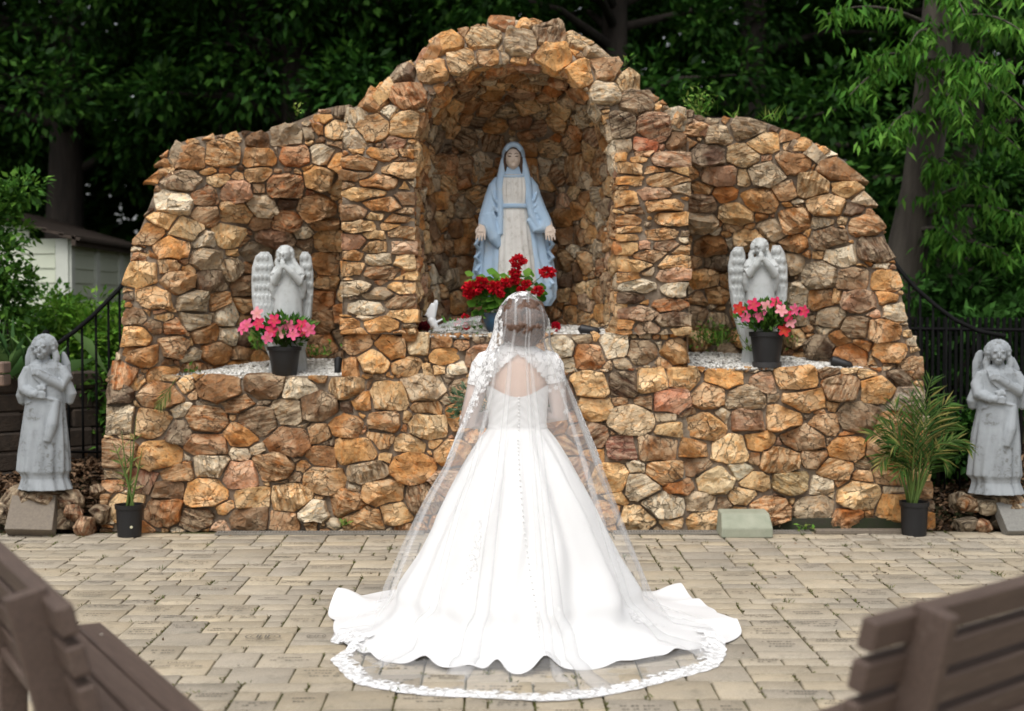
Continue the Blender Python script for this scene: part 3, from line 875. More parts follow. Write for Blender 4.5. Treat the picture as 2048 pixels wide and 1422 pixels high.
LIFTS = [(bl(850, 1338)[0], 0.036, 0.06), (bl(995, 1347)[0], 0.050, 0.04), (bl(1092, 1350)[0], 0.050, 0.05), (bl(688, 1215)[0], 0.070, 0.10), (bl(1475, 1262)[0], 0.05, 0.05),
         (bl(1400, 1217)[0], 0.04, 0.05), (bl(1365, 1195)[0], 0.05, 0.05), (bl(1240, 1338)[0], 0.012, 0.05), (bl(1350, 1318)[0], 0.02, 0.05), (bl(740, 1320)[0], 0.02, 0.05), (bl(940, 1346)[0], 0.012, 0.04)]
FOLDS = [(-1.75, .026, .16), (-1.25, .030, .15), (-0.80, .034, .12), (-0.38, .042, .10), (0.0, .020, .06), (0.34, .048, .10), (0.80, .052, .12), (1.30, .036, .15), (1.80, .03, .16)]
def skirt_point(t, k):
    """t angle, k level as float"""
    i = int(min(k, len(LEVZ) - 1.001)); f = k - i
    z = lerp(LEVZ[i], LEVZ[i + 1], f)
    q = k / (len(LEVZ) - 1)
    r = float(rb(z))
    H = float(hem_r(t))
    w = sstep(0.20, 0.012, z) if z < 0.20 else 0.0
    if z < 0.20:
        tt = (0.20 - z) / (0.20 - 0.012); r = lerp(float(rb(0.20)), H, tt ** 2.3 * 0.55 + tt ** 7 * 0.45)
    # the back of the skirt falls a little further out (train)
    back = max(0.0, math.cos(t)); r += 0.05 * back * sstep(0.95, 0.35, z) * (1 - sstep(0.2, 0.02, z))
    amp = sstep(0.99, 0.55, z) * (1 - 0.72 * sstep(0.22, 0.03, z))
    ts = t + 0.10 * math.sin(2.2 * z * 3 + t * 2) * (1 - z)
    d = 0.0
    for (c, a, wd) in FOLDS:
        x = (ts - c) / wd
        if abs(x) < 4: d += a * (math.exp(-x * x) - 0.55 * math.exp(-(x - 1.5) ** 2 * 1.6))
    # box pleats under the waist seam
    pl = math.cos(17 * t + 0.4 * math.sin(3 * t)); d2 = 0.010 * (abs(pl) ** 0.6 * (1 if pl > 0 else -1)) * sstep(0.99, 0.93, z) * sstep(0.55, 0.90, z)
    r += 0.85 * d * amp + 0.45 * d2
    r += 0.010 * mnoise.noise(Vector((math.sin(t) * 3, math.cos(t) * 3, z * 4))) * sstep(0.9, 0.5, z)
    ell = lerp(1.0, 0.80, sstep(0.75, 0.99, z))          # waist is flatter front to back
    zz = z
    low = sstep(0.05, 0.012, z)
    # ripples of the cloth lying on the paving
    zz += low * (0.010 + 0.010 * math.sin(9 * t + 2.0 * math.sin(3 * t)))
    zz += 0.022 * (1 + math.sin(13 * t + 1.3)) * sstep(0.11, 0.04, z) * (1 - low) * 0.5
    if low > 0:
        for (c, a, wd) in LIFTS:
            x = (t - c) / wd
            if abs(x) < 3:
                e = math.exp(-x * x) * low * sstep(0.013, 0.0125, z) if False else math.exp(-x * x) * low ** 2
                zz += a * e; r -= 0.35 * a * e
    return Vector((BX + r * math.sin(t), BY - r * math.cos(t) * ell, zz))
def satin_material():
    t = NT('white_satin')
    v = t.coords('Object')
    n = t.noise(v, 260, 2)
    t.base((0.735, 0.732, 0.728)); t.rough(0.46, 0.35)
    t.b.inputs['Sheen Weight'].default_value = 0.15
    t.bump(t.noise(v, 14, 3), 0.12, 0.01)
    return t.m
M['satin'] = satin_material()
M['button'] = simple('satin_button', (0.80, 0.795, 0.79), (0.78, 0.775, 0.77), rough=0.4)
person = empty('person', (BX, BY, 0))
tag(person, 'bride seen from behind in a white satin gown, lace sleeves and long sheer veil', 'bride')
def pparent(o, par=None):
    o.parent = par or person; o.matrix_parent_inverse = Matrix.Translation((-BX, -BY, 0)); return o
NT_, NK = 420, len(LEVZ) * 2 - 1
V = [skirt_point(-PI + 2 * PI * i / NT_, j / 2) for j in range(NK) for i in range(NT_)]
F = [(j * NT_ + i, j * NT_ + (i + 1) % NT_, (j + 1) * NT_ + (i + 1) % NT_, (j + 1) * NT_ + i) for j in range(NK - 1) for i in range(NT_)]
me = npmesh('skirt', np.array(V), np.array(F)[:, ::-1], True)
gown = pparent(link('gown', me, M['satin']))
def gchild(o):
    o.parent = gown; return o
# bodice with a dipped back edge and a pointed waist seam
def torso(z):
    zz = [0.90, 0.96, 1.00, 1.06, 1.12, 1.20, 1.27, 1.32, 1.355, 1.385, 1.41, 1.46]
    rx = [0.150, 0.138, 0.134, 0.136, 0.142, 0.150, 0.160, 0.168, 0.150, 0.100, 0.062, 0.055]
    ry = [0.118, 0.108, 0.105, 0.106, 0.110, 0.112, 0.108, 0.100, 0.085, 0.070, 0.058, 0.055]
    return float(np.interp(z, zz, rx)), float(np.interp(z, zz, ry))
V = []; NA, NZ = 120, 26
for j in range(NZ + 1):
    for i in range(NA):
        t = -PI + 2 * PI * i / NA
        lo = 0.992 - 0.040 * max(0, 1 - abs(t) / 0.9) - 0.03 * max(0, 1 - abs(abs(t) - PI) / 0.9)
        hi = 1.150 + 0.055 * sstep(0.0, 1.25, abs(t)) + 0.02 * sstep(1.6, PI, abs(t))
        f = j / NZ; z = lerp(lo, hi, f); rx, ry = torso(z)
        o_ = 0.010 + 0.0016 * math.sin(z * 130 + 14 * abs(t)) * sstep(0.0, 0.15, f) * sstep(1.0, 0.9, f) + 0.004 * (f < 0.04)
        V.append((BX + (rx + o_) * math.sin(t), BY - (ry + o_) * math.cos(t), z))
F = [(j * NA + i, j * NA + (i + 1) % NA, (j + 1) * NA + (i + 1) % NA, (j + 1) * NA + i) for j in range(NZ) for i in range(NA)]
gchild(link('bodice', npmesh('bodice', np.array(V), np.array(F), True), M['satin']))
# covered buttons down the back seam
bm_ = MB(); bm_.ell((0, 0, 0), (0.0055, 0.004, 0.0055), nu=8, nv=5); bme = bm_.mesh('button', True)
bz = 1.148
pts_b = []
while bz > 0.965:
    rx, ry = torso(bz); pts_b.append(Vector((BX + 0.004, BY - ry - 0.016, bz))); bz -= 0.0175
for k in np.linspace(3.0, 25.5, 44):
    t = 0.0 + 0.13 * sstep(3, 22, k); pts_b.append(skirt_point(t, k) + Vector((0, -0.005, 0.003)))
for p in pts_b:
    o = link('button', bme, M['button']); o.location = p; gchild(o)

# --- body (one skin)
def skin_material():
    t = NT('skin'); v = t.coords('Object')
    t.base(t.mix(t.noise(v, 6, 3), (0.71, 0.53, 0.44), (0.66, 0.48, 0.39))); t.rough(0.5, 0.35)
    t.b.inputs['Subsurface Weight'].default_value = 0.08; t.b.inputs['Subsurface Radius'].default_value = (0.02, 0.008, 0.004)
    return t.m
M['skin'] = skin_material()
HC = Vector((BX + 0.022, BY + 0.01, 1.520))        # head centre
def limb(mbb, pts, rad, n=12):
    mbb.tube([(BX + x, BY + y, z) for x, y, z in pts], rad, n=n)
mb = MB()
secs = []
for z in np.linspace(0.86, 1.42, 24):
    rx, ry = torso(z); secs.append((z, BX, BY, rx - 0.004, ry - 0.004))
mb.loft(secs, n=40)
mb.tube([(BX, BY, 1.36), (BX + .01, BY, 1.43), (BX + 0.02, BY + 0.01, 1.50)], [0.060, 0.053, 0.055], n=14)
mb.ell(HC + Vector((0, 0.012, 0.0)), (0.073, 0.092, 0.110))
mb.ell(HC + Vector((0, 0.06, -0.055)), (0.045, 0.045, 0.05))                      # jaw
mb.ell(HC + Vector((0, 0.108, -0.012)), (0.013, 0.022, 0.028))                    # nose
for s in (-1, 1):
    mb.ell(HC + Vector((s * 0.074, 0.01, -0.01)), (0.010, 0.020, 0.030))          # ears
    mb.ell(HC + Vector((s * 0.034, 0.088, -0.03)), (0.022, 0.02, 0.02))           # cheeks
SHL, ELL, WRL = Vector((-0.165, 0.0, 1.325)), Vector((-0.250, -0.005, 1.010)), Vector((-0.085, 0.235, 1.030))
SHR, ELR, WRR = Vector((0.168, 0.0, 1.325)), Vector((0.212, 0.0, 1.050)), Vector((0.020, 0.235, 1.045))
for S_, E_, W_ in ((SHL, ELL, WRL), (SHR, ELR, WRR)):
    limb(mb, [S_ + Vector((-0.03 * (1 if S_.x > 0 else -1), 0, 0.0)), S_, S_.lerp(E_, 0.4), E_, E_.lerp(W_, 0.35), W_], [0.050, 0.050, 0.044, 0.036, 0.036, 0.025])
    pd = (W_ - E_).normalized()
    pal = W_ + pd * 0.045
    limb(mb, [W_, pal, W_ + pd * 0.085], [0.024, 0.030, 0.026], 10)
    for f in range(4):
        a = Vector((0, 0, 0.030 - 0.020 * f)); L = (0.066, 0.075, 0.070, 0.055)[f]
        b0 = W_ + pd * 0.085 + a
        limb(mb, [b0, b0 + pd * L * .45 + Vector((0, 0.014, -.002)), b0 + pd * L * .55 + Vector((0, 0.038, -.006)), b0 + pd * L * .3 + Vector((0, 0.058, -.006))], [0.0092, 0.009, 0.0085, 0.0075], 8)
    tb = W_ + pd * 0.035 + Vector((0, 0.01, 0.026))
    limb(mb, [tb, tb + pd * 0.03 + Vector((0, 0.015, 0.028)), tb + pd * 0.05 + Vector((0, 0.04, 0.030))], [0.0125, 0.011, 0.009], 8)
for s in (-1, 1):
    limb(mb, [(s * 0.085, 0, 0.92), (s * 0.085, 0.01, 0.70), (s * 0.075, 0.01, 0.48), (s * 0.07, -0.01, 0.30), (s * 0.065, 0, 0.09)], [0.085, 0.080, 0.055, 0.052, 0.036])
    limb(mb, [(s * 0.065, -0.03, 0.075), (s * 0.067, 0.05, 0.055), (s * 0.07, 0.14, 0.03)], [0.036, 0.036, 0.026])
pparent(mb.sculpt('body', M['skin'], None, voxel=0.0075, smooth=4))
M['eye'] = simple('eye', (0.05, 0.035, 0.03), rough=0.2); M['lip'] = simple('lips', (0.42, 0.15, 0.14), rough=0.4)
mb = MB()
for s in (-1, 1): mb.ell(HC + Vector((s * 0.030, 0.094, 0.008)), (0.012, 0.006, 0.006), nu=10, nv=6)
pparent(mb.build('eyes', M['eye'], None, True))
mb = MB(); mb.ell(HC + Vector((0, 0.102, -0.058)), (0.022, 0.008, 0.007), nu=10, nv=6); pparent(mb.build('lips', M['lip'], None, True))

# --- hair: swept-up curls
def hair_material():
    t = NT('brown_hair'); v = t.coords('Object', (1, 1, 1))
    n = t.noise(v, 28, 4); n2 = t.noise(v, 300, 2)
    c = t.mix(t.ramp(n, [(0.35, 0.0), (0.65, 1.0)]), (0.085, 0.042, 0.024), (0.13, 0.068, 0.042))
    t.base(c); t.rough(0.45, 0.4); t.bump(n2, 0.6, 0.004)
    return t.m
M['hair'] = hair_material()
mb = MB(); hr = np.random.default_rng(3)
mb.ell(HC + Vector((0, -0.018, 0.006)), (0.110, 0.112, 0.124), nu=24, nv=16)
mb.ell(HC + Vector((0.0, -0.075, -0.055)), (0.086, 0.064, 0.068), nu=20, nv=12)
for k in range(90):
    # each lock winds over the shell from the crown towards the nape
    a0 = hr.uniform(-1.5, 1.5); z0 = hr.uniform(-0.09, 0.10); tw = hr.choice([-1, 1]) * hr.uniform(0.25, 0.75); dz = hr.uniform(-0.075, -0.02)
    pts = []; rad = []
    for q in np.linspace(0, 1, 9):
        a = a0 + tw * q; z = z0 + dz * q + 0.012 * math.sin(q * 8 + k)
        zn = max(-0.98, min(0.98, (z - 0.0) / 0.125)); rr = math.sqrt(1 - zn * zn)
        bul = 0.02 if z < -0.02 else 0.0
        pts.append(HC + Vector((0.113 * rr * math.sin(a), -0.018 - (0.118 + bul) * rr * math.cos(a), 0.004 + z * 1.05)))
        rad.append(0.005 + 0.011 * math.sin(PI * min(1, q + 0.08)))
    mb.tube(pts, rad, n=7)
pparent(mb.build('hair', M['hair'], None, True))

# --- lace
def lace_material(name, cover, scale, edge=None):
    """white floral lace; the thread covers, the holes let through"""
    t = NT(name); v = t.coords('Object')
    nz = t.new('ShaderNodeTexNoise'); nz.inputs['Scale'].default_value = scale * 0.6; nz.inputs['Detail'].default_value = 2; t.lk(v, nz.inputs['Vector'])
    ad = t.new('ShaderNodeVectorMath'); ad.operation = 'MULTIPLY_ADD'
    t.lk(nz.outputs['Color'], ad.inputs[0]); ad.inputs[1].default_value = (0.02, 0.02, 0.02); t.lk(v, ad.inputs[2])
    vo = t.new('ShaderNodeTexVoronoi'); vo.feature = 'DISTANCE_TO_EDGE'; vo.inputs['Scale'].default_value = scale; t.lk(ad.outputs[0], vo.inputs['Vector'])
    vo2 = t.new('ShaderNodeTexVoronoi'); vo2.feature = 'F1'; vo2.inputs['Scale'].default_value = scale * 0.45; t.lk(ad.outputs[0], vo2.inputs['Vector'])
    thread = t.ramp(vo.outputs['Distance'], [(0.05, 1.0), (0.13, 0.0)])
    petal = t.ramp(vo2.outputs['Distance'], [(cover, 1.0), (cover + 0.10, 0.0)])
    m = t.mix(1.0, thread, petal, 'LIGHTEN')
    al = t.math('MAXIMUM', m, 0.50)
    if edge:
        a = t.new('ShaderNodeAttribute'); a.attribute_name = 'tint'       # red = how far from the outer border
        sep = t.new('ShaderNodeSeparateColor'); t.lk(a.outputs['Color'], sep.inputs[0])
        big = t.noise(v, 34, 2)
        lim = t.math('ADD', sep.outputs[0], t.math('MULTIPLY', t.math('SUBTRACT', big, 0.5), 1.7))
        al = t.math('MULTIPLY', al, t.ramp(lim, [(0.55, 1.0), (0.78, 0.0)]))
    t.base((0.78, 0.775, 0.77)); t.rough(0.8, 0.2)
    tr = t.new('ShaderNodeBsdfTransparent'); mx = t.new('ShaderNodeMixShader')
    t.lk(al, mx.inputs[0]); t.lk(tr.outputs[0], mx.inputs[1]); t.lk(t.b.outputs[0], mx.inputs[2]); t.lk(mx.outputs[0], t.o.inputs['Surface'])
    return t.m
M['lace'] = lace_material('dense_lace', 0.52, 85)
M['lace_trim'] = lace_material('trim_lace', 0.50, 78, edge=True)
def sheer_material(name, alpha, col):
    t = NT(name); t.base(col); t.rough(0.7, 0.2)
    tr = t.new('ShaderNodeBsdfTransparent'); tl = t.new('ShaderNodeBsdfTranslucent'); tl.inputs['Color'].default_value = (*col, 1)
    m0 = t.new('ShaderNodeMixShader'); m0.inputs[0].default_value = 0.4; t.lk(t.b.outputs[0], m0.inputs[1]); t.lk(tl.outputs[0], m0.inputs[2])
    mx = t.new('ShaderNodeMixShader'); mx.inputs[0].default_value = alpha
    t.lk(tr.outputs[0], mx.inputs[1]); t.lk(m0.outputs[0], mx.inputs[2]); t.lk(mx.outputs[0], t.o.inputs['Surface'])
    return t.m
M['tulle'] = sheer_material('veil_tulle', 0.23, (0.86, 0.86, 0.86))
M['sleeve'] = sheer_material('sleeve_tulle', 0.52, (0.86, 0.83, 0.82))
# lace yoke with the keyhole back
V = []; keep = []; NA, NZ = 160, 44
def keyhole(x, z):
    if z > 1.356 or z < 1.10: return False
    w = 0.150 * (max(0.0, 1.356 - z) / 0.155) ** 0.75
    w += 0.004 * math.sin(z * 260)
    return abs(x - 0.002) < w
for j in range(NZ + 1):
    z = lerp(1.13, 1.425, j / NZ)
    for i in range(NA):
        t = -PI + 2 * PI * i / NA
        rx, ry = torso(z); V.append((BX + (rx + 0.008) * math.sin(t), BY - (ry + 0.008) * math.cos(t), z + 0.006 * math.sin(t * 40) * (j == NZ)))
F = []
for j in range(NZ):
    for i in range(NA):
        i2 = (i + 1) % NA
        t = -PI + 2 * PI * (i + .5) / NA; z = lerp(1.13, 1.425, (j + .5) / NZ); rx, ry = torso(z)
        if abs(t) < PI / 2 and keyhole(rx * math.sin(t), z): continue
        if z < 1.20 and abs(t) < PI / 2 and z < 1.16: continue
        F.append((j * NA + i, j * NA + i2, (j + 1) * NA + i2, (j + 1) * NA + i))
gchild(link('lace_yoke', npmesh('lace_yoke', np.array(V), np.array(F), True), M['lace']))
for S_, E_, W_ in ((SHL, ELL, WRL), (SHR, ELR, WRR)):
    mb = MB(); s = -1 if S_.x < 0 else 1
    mb.tube([(BX + q.x, BY + q.y, q.z) for q in (S_ + Vector((-0.060 * s, 0, 0.012)), S_ + Vector((-.012 * s, 0, 0)), S_.lerp(E_, 0.4), E_, E_.lerp(W_, 0.35), W_)], [0.030, 0.055, 0.051, 0.043, 0.043, 0.034], n=18, cap=False)
    sl = gchild(mb.build('sleeve', M['sleeve'], None, True))
    mb = MB()
    mb.tube([(BX + q.x, BY + q.y, q.z) for q in (S_ + Vector((-0.060 * s, 0, 0.012)), S_ + Vector((-0.034 * s, 0, 0.006)), S_ + Vector((-.010 * s, 0, -.006)), S_.lerp(E_, 0.1), S_.lerp(E_, 0.40))], [0.032, 0.050, 0.058, 0.059, 0.0545], n=18, cap=False)
    gchild(mb.build('lace_applique', M['lace'], None, True))
    mb = MB(); mb.tube([(BX + q.x, BY + q.y, q.z) for q in (E_.lerp(W_, 0.55), W_)], [0.044, 0.038], n=18, cap=False); gchild(mb.build('lace_cuff', M['lace'], None, True))
# lace motifs scattered over the sleeves and skirt
mb = MB(); lr = np.random.default_rng(8)
def motif(c, n, size):
    e1 = Vector((1, 0, 0)) - n * n.x; e1.normalize(); e2 = n.cross(e1)
    a0 = lr.random() * 6
    for k in range(5):
        a = a0 + k * 2 * PI / 5; d = e1 * math.cos(a) + e2 * math.sin(a); s_ = n.cross(d)
        mb.add([c + n * .003, c + d * size * .6 + s_ * size * .32 + n * .004, c + d * size + n * .003, c + d * size * .6 - s_ * size * .32 + n * .004], [(0, 1, 2, 3)])
for S_, E_ in ((SHL, ELL), (SHR, ELR)):
    for k in range(9):
        f = lr.uniform(0.2, 0.95); a = lr.uniform(-1.4, 1.4); c = S_.lerp(E_, f); rr = lerp(0.056, 0.046, f)
        n = Vector((math.sin(a), -math.cos(a), 0)); motif(Vector((BX + c.x, BY + c.y, c.z)) + n * rr, n, lr.uniform(0.009, 0.016))
gchild(mb.build('lace_motifs', M['satin']))
# lace patches on the skirt
def skirt_lace(tc, kc, tw, kw):
    V, F, C = [], [], []; nu, nv = 14, 20
    for j in range(nv + 1):
        for i in range(nu + 1):
            a, b = i / nu * 2 - 1, j / nv * 2 - 1
            t = tc + tw * a; k = kc + kw * b
            p = skirt_point(t, k); q = Vector((math.sin(t), -math.cos(t), 0.35)).normalized()
            V.append(p + q * 0.005); C.append([min(1, 0.15 + 0.8 * (a * a + b * b)), 0, 0])
    F = [(j * (nu + 1) + i, j * (nu + 1) + i + 1, (j + 1) * (nu + 1) + i + 1, (j + 1) * (nu + 1) + i) for j in range(nv) for i in range(nu)]
    gchild(link('lace_patch', npmesh('lace_patch', np.array(V), np.array(F), True, np.array(C)), M['lace_trim']))
skirt_lace(1.05, 22.5, 0.08, 1.8); skirt_lace(-0.42, 14, 0.05, 3)

# --- veil
VEIL_PX = [(702, 1300), (660, 1326), (682, 1352), (720, 1374), (800, 1390), (900, 1398), (1010, 1405), (1100, 1407), (1200, 1399), (1300, 1378), (1380, 1359), (1430, 1340), (1450, 1318)]
_v = sorted(bl(*q) for q in VEIL_PX)
_vt = np.array([-1.95, -1.5, -1.15] + [q[0] for q in _v] + [1.25, 1.55, 1.95]); _vr = np.array([0.72, 0.80, 0.98] + [q[1] for q in _v] + [1.0, 0.82, 0.72])
def veil_r(t): return float(np.interp(t, _vt, _vr)) + 0.012 * math.sin(7 * t + 1) * math.sin(3.1 * t) + 0.006 * math.sin(19 * t)
def skirt_z(t, r):
    """height of the gown under radius r"""
    H = float(hem_r(t))
    if r > H + 0.01: return 0.006
    for k in range(18, (len(LEVZ) - 1) * 2):
        p = skirt_point(t, k / 2); rr = math.hypot(p.x - BX, p.y - BY)
        if rr >= r: return p.z
    return 0.014
VZ = [1.40, 1.33, 1.22, 1.10, 0.95, 0.80, 0.65, 0.45, 0.30, 0.20]
VX = [0.150, 0.188, 0.232, 0.282, 0.345, 0.407, 0.468, 0.550, 0.615, 0.658]
VYr = [0.140, 0.160, 0.175, 0.200, 0.262, 0.350, 0.440, 0.545, 0.625, 0.680]
def veil_line(t, n_ground=12):
    ph = 0.93 * t
    s, c = math.sin(ph), math.cos(ph)
    L = [HC + Vector((0.116 * s, 0.030, 0.140 * c)), HC + Vector((0.122 * s, -0.035 - 0.02 * c, 0.136 * c)), HC + Vector((0.130 * math.sin(t), -0.135 * max(0.15, math.cos(t)) - 0.01, 0.055 * c))]
    L.append(HC + Vector((0.136 * math.sin(t), -0.158 * max(0.05, math.cos(t)), -0.045 + 0.02 * c)))
    for z, rx, ry in zip(VZ, VX, VYr):
        wob = 0.010 * math.sin(11 * t + 3 * z) * sstep(1.4, 0.8, z)
        q = math.cos(t)
        if t < 0: rx = rx * (1 - 0.11 * sstep(1.36, 1.15, z) * sstep(0.55, 0.85, z))
        L.append(Vector((BX + 0.01 * (z - 0.2) + (rx + wob) * math.sin(t), BY - (ry + wob) * q, z)))
    r0 = math.hypot(L[-1].x - BX, L[-1].y - BY); r1 = veil_r(t)
    for g in range(1, n_ground + 1):
        f = g / n_ground; r = lerp(r0, max(r1, r0 + 0.02), f)
        zz = max(skirt_z(t, r) + 0.012, 0.0) if r < float(hem_r(t)) + .02 else lerp(0.010, 0.008, f)
        if g < 4: zz = max(zz, lerp(0.20, 0.06, g / 4) * (1 if r < 0.8 else 0.5))
        zz += 0.004 * math.sin(17 * t + 5 * f)
        L.append(Vector((BX + r * math.sin(t), BY - r * math.cos(t), zz)))
    return L
_dl = {}
def dense_line(t):
    k = round(t, 4)
    if k not in _dl: _dl[k] = densify(veil_line(t))
    return _dl[k]
def densify(L, m=3):
    out = []
    n = len(L)
    for i in range(n - 1):
        p0, p1, p2, p3 = L[max(i - 1, 0)], L[i], L[i + 1], L[min(i + 2, n - 1)]
        for k in range(m):
            f = k / m
            out.append(0.5 * ((2 * p1) + (p2 - p0) * f + (2 * p0 - 5 * p1 + 4 * p2 - p3) * f * f + (3 * p1 - p0 - 3 * p2 + p3) * f ** 3))
    out.append(L[-1]); return out
TH = 1.88
us = []; t = -TH
# pleats: the cloth runs forward, doubles back, runs on
fold_at = [-1.84, 1.86, -1.15, -0.62, -0.22, 0.18, 0.30, 0.95, 1.35]; fold_w = [0.03, 0.03, 0.10, 0.07, 0.10, 0.05, 0.07, 0.09, 0.08]
cols = []; off = []
grid_t = np.linspace(-TH, TH, 150)
last = -TH
for t in grid_t:
    cols.append(t); off.append(0.0)
    for c, w in zip(fold_at, fold_w):
        if last < c <= t:
            for q in np.linspace(0, 1, 5)[1:]: cols.append(c - w * q); off.append(0.006 * q)
            for q in np.linspace(0, 1, 5)[1:]: cols.append(c - w * (1 - q)); off.append(0.006 + 0.004 * q)
    last = t
veil_cols = []
for t, o_ in zip(cols, off):
    L = dense_line(t)
    n = len(L)
    veil_cols.append([p + Vector((math.sin(t), -math.cos(t), 0.2)) * (o_ * sstep(0, 0.3, i / n)) for i, p in enumerate(L)])
nc, nr = len(veil_cols), len(veil_cols[0])
V = np.array([veil_cols[i][j] for j in range(nr) for i in range(nc)])
F = np.array([(j * nc + i, j * nc + i + 1, (j + 1) * nc + i + 1, (j + 1) * nc + i) for j in range(nr - 1) for i in range(nc - 1)])
veil = pparent(link('veil', npmesh('veil', V, F, True), M['tulle']))
def vchild(o): o.parent = veil; return o
# lace border: hem, both side edges, crown
def lace_strip(name, cells, nu, nv):
    V, C = [], []
    for j in range(nv + 1):
        for i in range(nu + 1):
            p, d = cells(i / nu, j / nv); V.append(p); C.append((d, 0, 0))
    F = np.array([(j * (nu + 1) + i, j * (nu + 1) + i + 1, (j + 1) * (nu + 1) + i + 1, (j + 1) * (nu + 1) + i) for j in range(nv) for i in range(nu)])
    vchild(link(name, npmesh(name, np.array(V), F, True, np.array(C)), M['lace_trim']))
def hem_cell(u, v):
    t = lerp(-1.22, 1.22, u); r1 = veil_r(t) + 0.008 * abs(math.sin(t * 38)) - 0.004
    r = lerp(r1 - 0.125, r1, v)
    z = (skirt_z(t, r) + 0.018) if r < float(hem_r(t)) + .02 else 0.013
    return Vector((BX + r * math.sin(t), BY - r * math.cos(t), z)), (1 - v) * 0.74
lace_strip('hem_lace', hem_cell, 300, 8)
def side_cell(sgn, wid, jmax, dense=0.8):
    def f(u, v):
        wd_ = wid if sgn > 0 else wid * lerp(lerp(0.75, 1.0, sstep(0, .45, u)), 0.42, sstep(.55, .98, u))
        t = sgn * lerp(TH - wd_, TH, v)
        L = dense_line(t); k = u * jmax * (len(L) - 1); i = int(min(k, len(L) - 1.001))
        p = L[i].lerp(L[i + 1], k - i)
        return p + Vector((math.sin(t), -math.cos(t), 0.2)) * 0.006, (1 - v) * dense + 0.9 * sstep(.90, 1.0, u)
    return f
lace_strip('edge_lace', side_cell(-1, 1.22, 0.37, 0.72), 90, 16)
lace_strip('edge_lace', side_cell(1, 0.45, 0.38), 70, 6)
def crown_cell(u, v):
    t = lerp(-1.7, 1.7, u); L = dense_line(t); k = v * 5.0; i = int(k)
    return L[i].lerp(L[i + 1], k - i) + Vector((0, -0.002, 0.005)), v * 0.95 if t < 0.25 else 0.35 + v * 0.9
lace_strip('crown_lace', crown_cell, 60, 8)
# ------------------------------------------------------------------ statues
def statue_material(name, c1, c2, grime, amount=0.55):
    t = NT(name); v = t.coords('Object')
    n1 = t.noise(v, 7, 5); n2 = t.noise(v, 30, 6, 0.7); n3 = t.noise(v, 160, 3)
    c = t.mix(t.ramp(n1, [(0.35, 0.0), (0.65, 1.0)]), c1, c2)
    g = t.math('MULTIPLY', t.ramp(n2, [(0.50, 0.0), (0.62, 1.0)]), t.ramp(n1, [(0.46, 0.0), (0.60, amount)]))
    c = t.mix(g, c, grime)
    t.base(c); t.rough(0.8, 0.2); t.bump(t.math('ADD', n3, n2), 0.35, 0.004)
    return t.m
M['cast'] = statue_material('cast_stone', (0.33, 0.355, 0.375), (0.255, 0.275, 0.29), (0.10, 0.098, 0.085), 0.7)
M['cast_white'] = statue_material('cast_white', (0.52, 0.54, 0.535), (0.44, 0.46, 0.455), (0.30, 0.29, 0.25), 0.4)
M['mantle'] = statue_material('blue_paint', (0.36, 0.50, 0.66), (0.42, 0.55, 0.69), (0.50, 0.55, 0.58), 0.5)
M['ivory'] = statue_material('ivory_paint', (0.70, 0.69, 0.66), (0.62, 0.61, 0.58), (0.36, 0.33, 0.28), 0.5)
M['flesh_paint'] = simple('flesh_paint', (0.64, 0.54, 0.46), (0.58, 0.48, 0.40), rough=0.6)
M['brown_paint'] = simple('brown_paint', (0.08, 0.045, 0.028), rough=0.6)

class Frame:
    """build a statue from points read off the photograph, at its own distance and true size"""
    def __init__(s, Y): s.Y = Y; s.s = Y / FPX
    def p(s, px, py, d=0): q = at(px, py, s.Y); return Vector((q.x, s.Y + d * s.s, q.z))
    def z(s, py): return at(1000, py, s.Y).z
    def secs(s, rows): return [(s.p(cx, py).z, s.p(cx, py).x, s.Y + d * s.s, rx * s.s, ry * s.s) for (py, cx, d, rx, ry) in rows]
    def tube(s, mb, rows, n=12, flat=1.0): mb.tube([s.p(x, y, d) for x, y, d, r in rows], [r * s.s for x, y, d, r in rows], n=n, flat=flat)
    def ell(s, mb, x, y, d, rx, ry, rz, rot=None, nu=16, nv=10): mb.ell(s.p(x, y, d), (rx * s.s, ry * s.s, rz * s.s), rot, nu, nv)
def own(root, *obs):
    for o in obs: o.parent = root; o.matrix_parent_inverse = root.matrix_basis.inverted()

# --- the woman in blue
fr = Frame(10.62)
lady = empty('statue', fr.p(1030, 642)); lady.location.z = BEDS['gc'](NX, 10.62) - 0.01
tag(lady, 'painted statue of a robed woman in a pale blue mantle with open hands', 'statue')
mb = MB()
gf = lambda t, z: 1 + 0.045 * math.cos(15 * t + 2 * math.sin(z * 3)) * sstep(fr.z(405), fr.z(470), z) + 0.03 * math.cos(22 * t) * sstep(fr.z(414), fr.z(400), z)
mb.loft(fr.secs([(650, 1030, -4, 47, 33), (600, 1030, -4, 45, 32), (560, 1030, -4, 42, 30), (520, 1030, -4, 39, 28), (480, 1029, -4, 35, 27), (440, 1029, -4, 32, 25), (418, 1028, -4, 29, 23), (410, 1028, -4, 29, 22),
                    (398, 1028, -5, 32, 25), (380, 1028, -5, 33, 25), (362, 1028, -4, 31, 22), (350, 1028, -2, 26, 18)]), n=120, fold=gf)
own(lady, mb.build('gown', M['ivory'], None, True))
mb = MB(); mb.loft(fr.secs([(418, 1028, -4, 31, 25), (417, 1028, -4, 32, 26.5), (410, 1028, -4, 32, 26.5), (409, 1028, -4, 31, 25)]), n=60)
mb.tube([fr.p(1027 + 27 * math.sin(a), 350 + 5 * math.cos(a), -2 - 20 * math.cos(a)) for a in np.linspace(-1.7, 1.7, 17)], 3.0 * fr.s, n=8)
own(lady, mb.build('sash_and_collar', M['mantle'], None, True))
mb = MB()
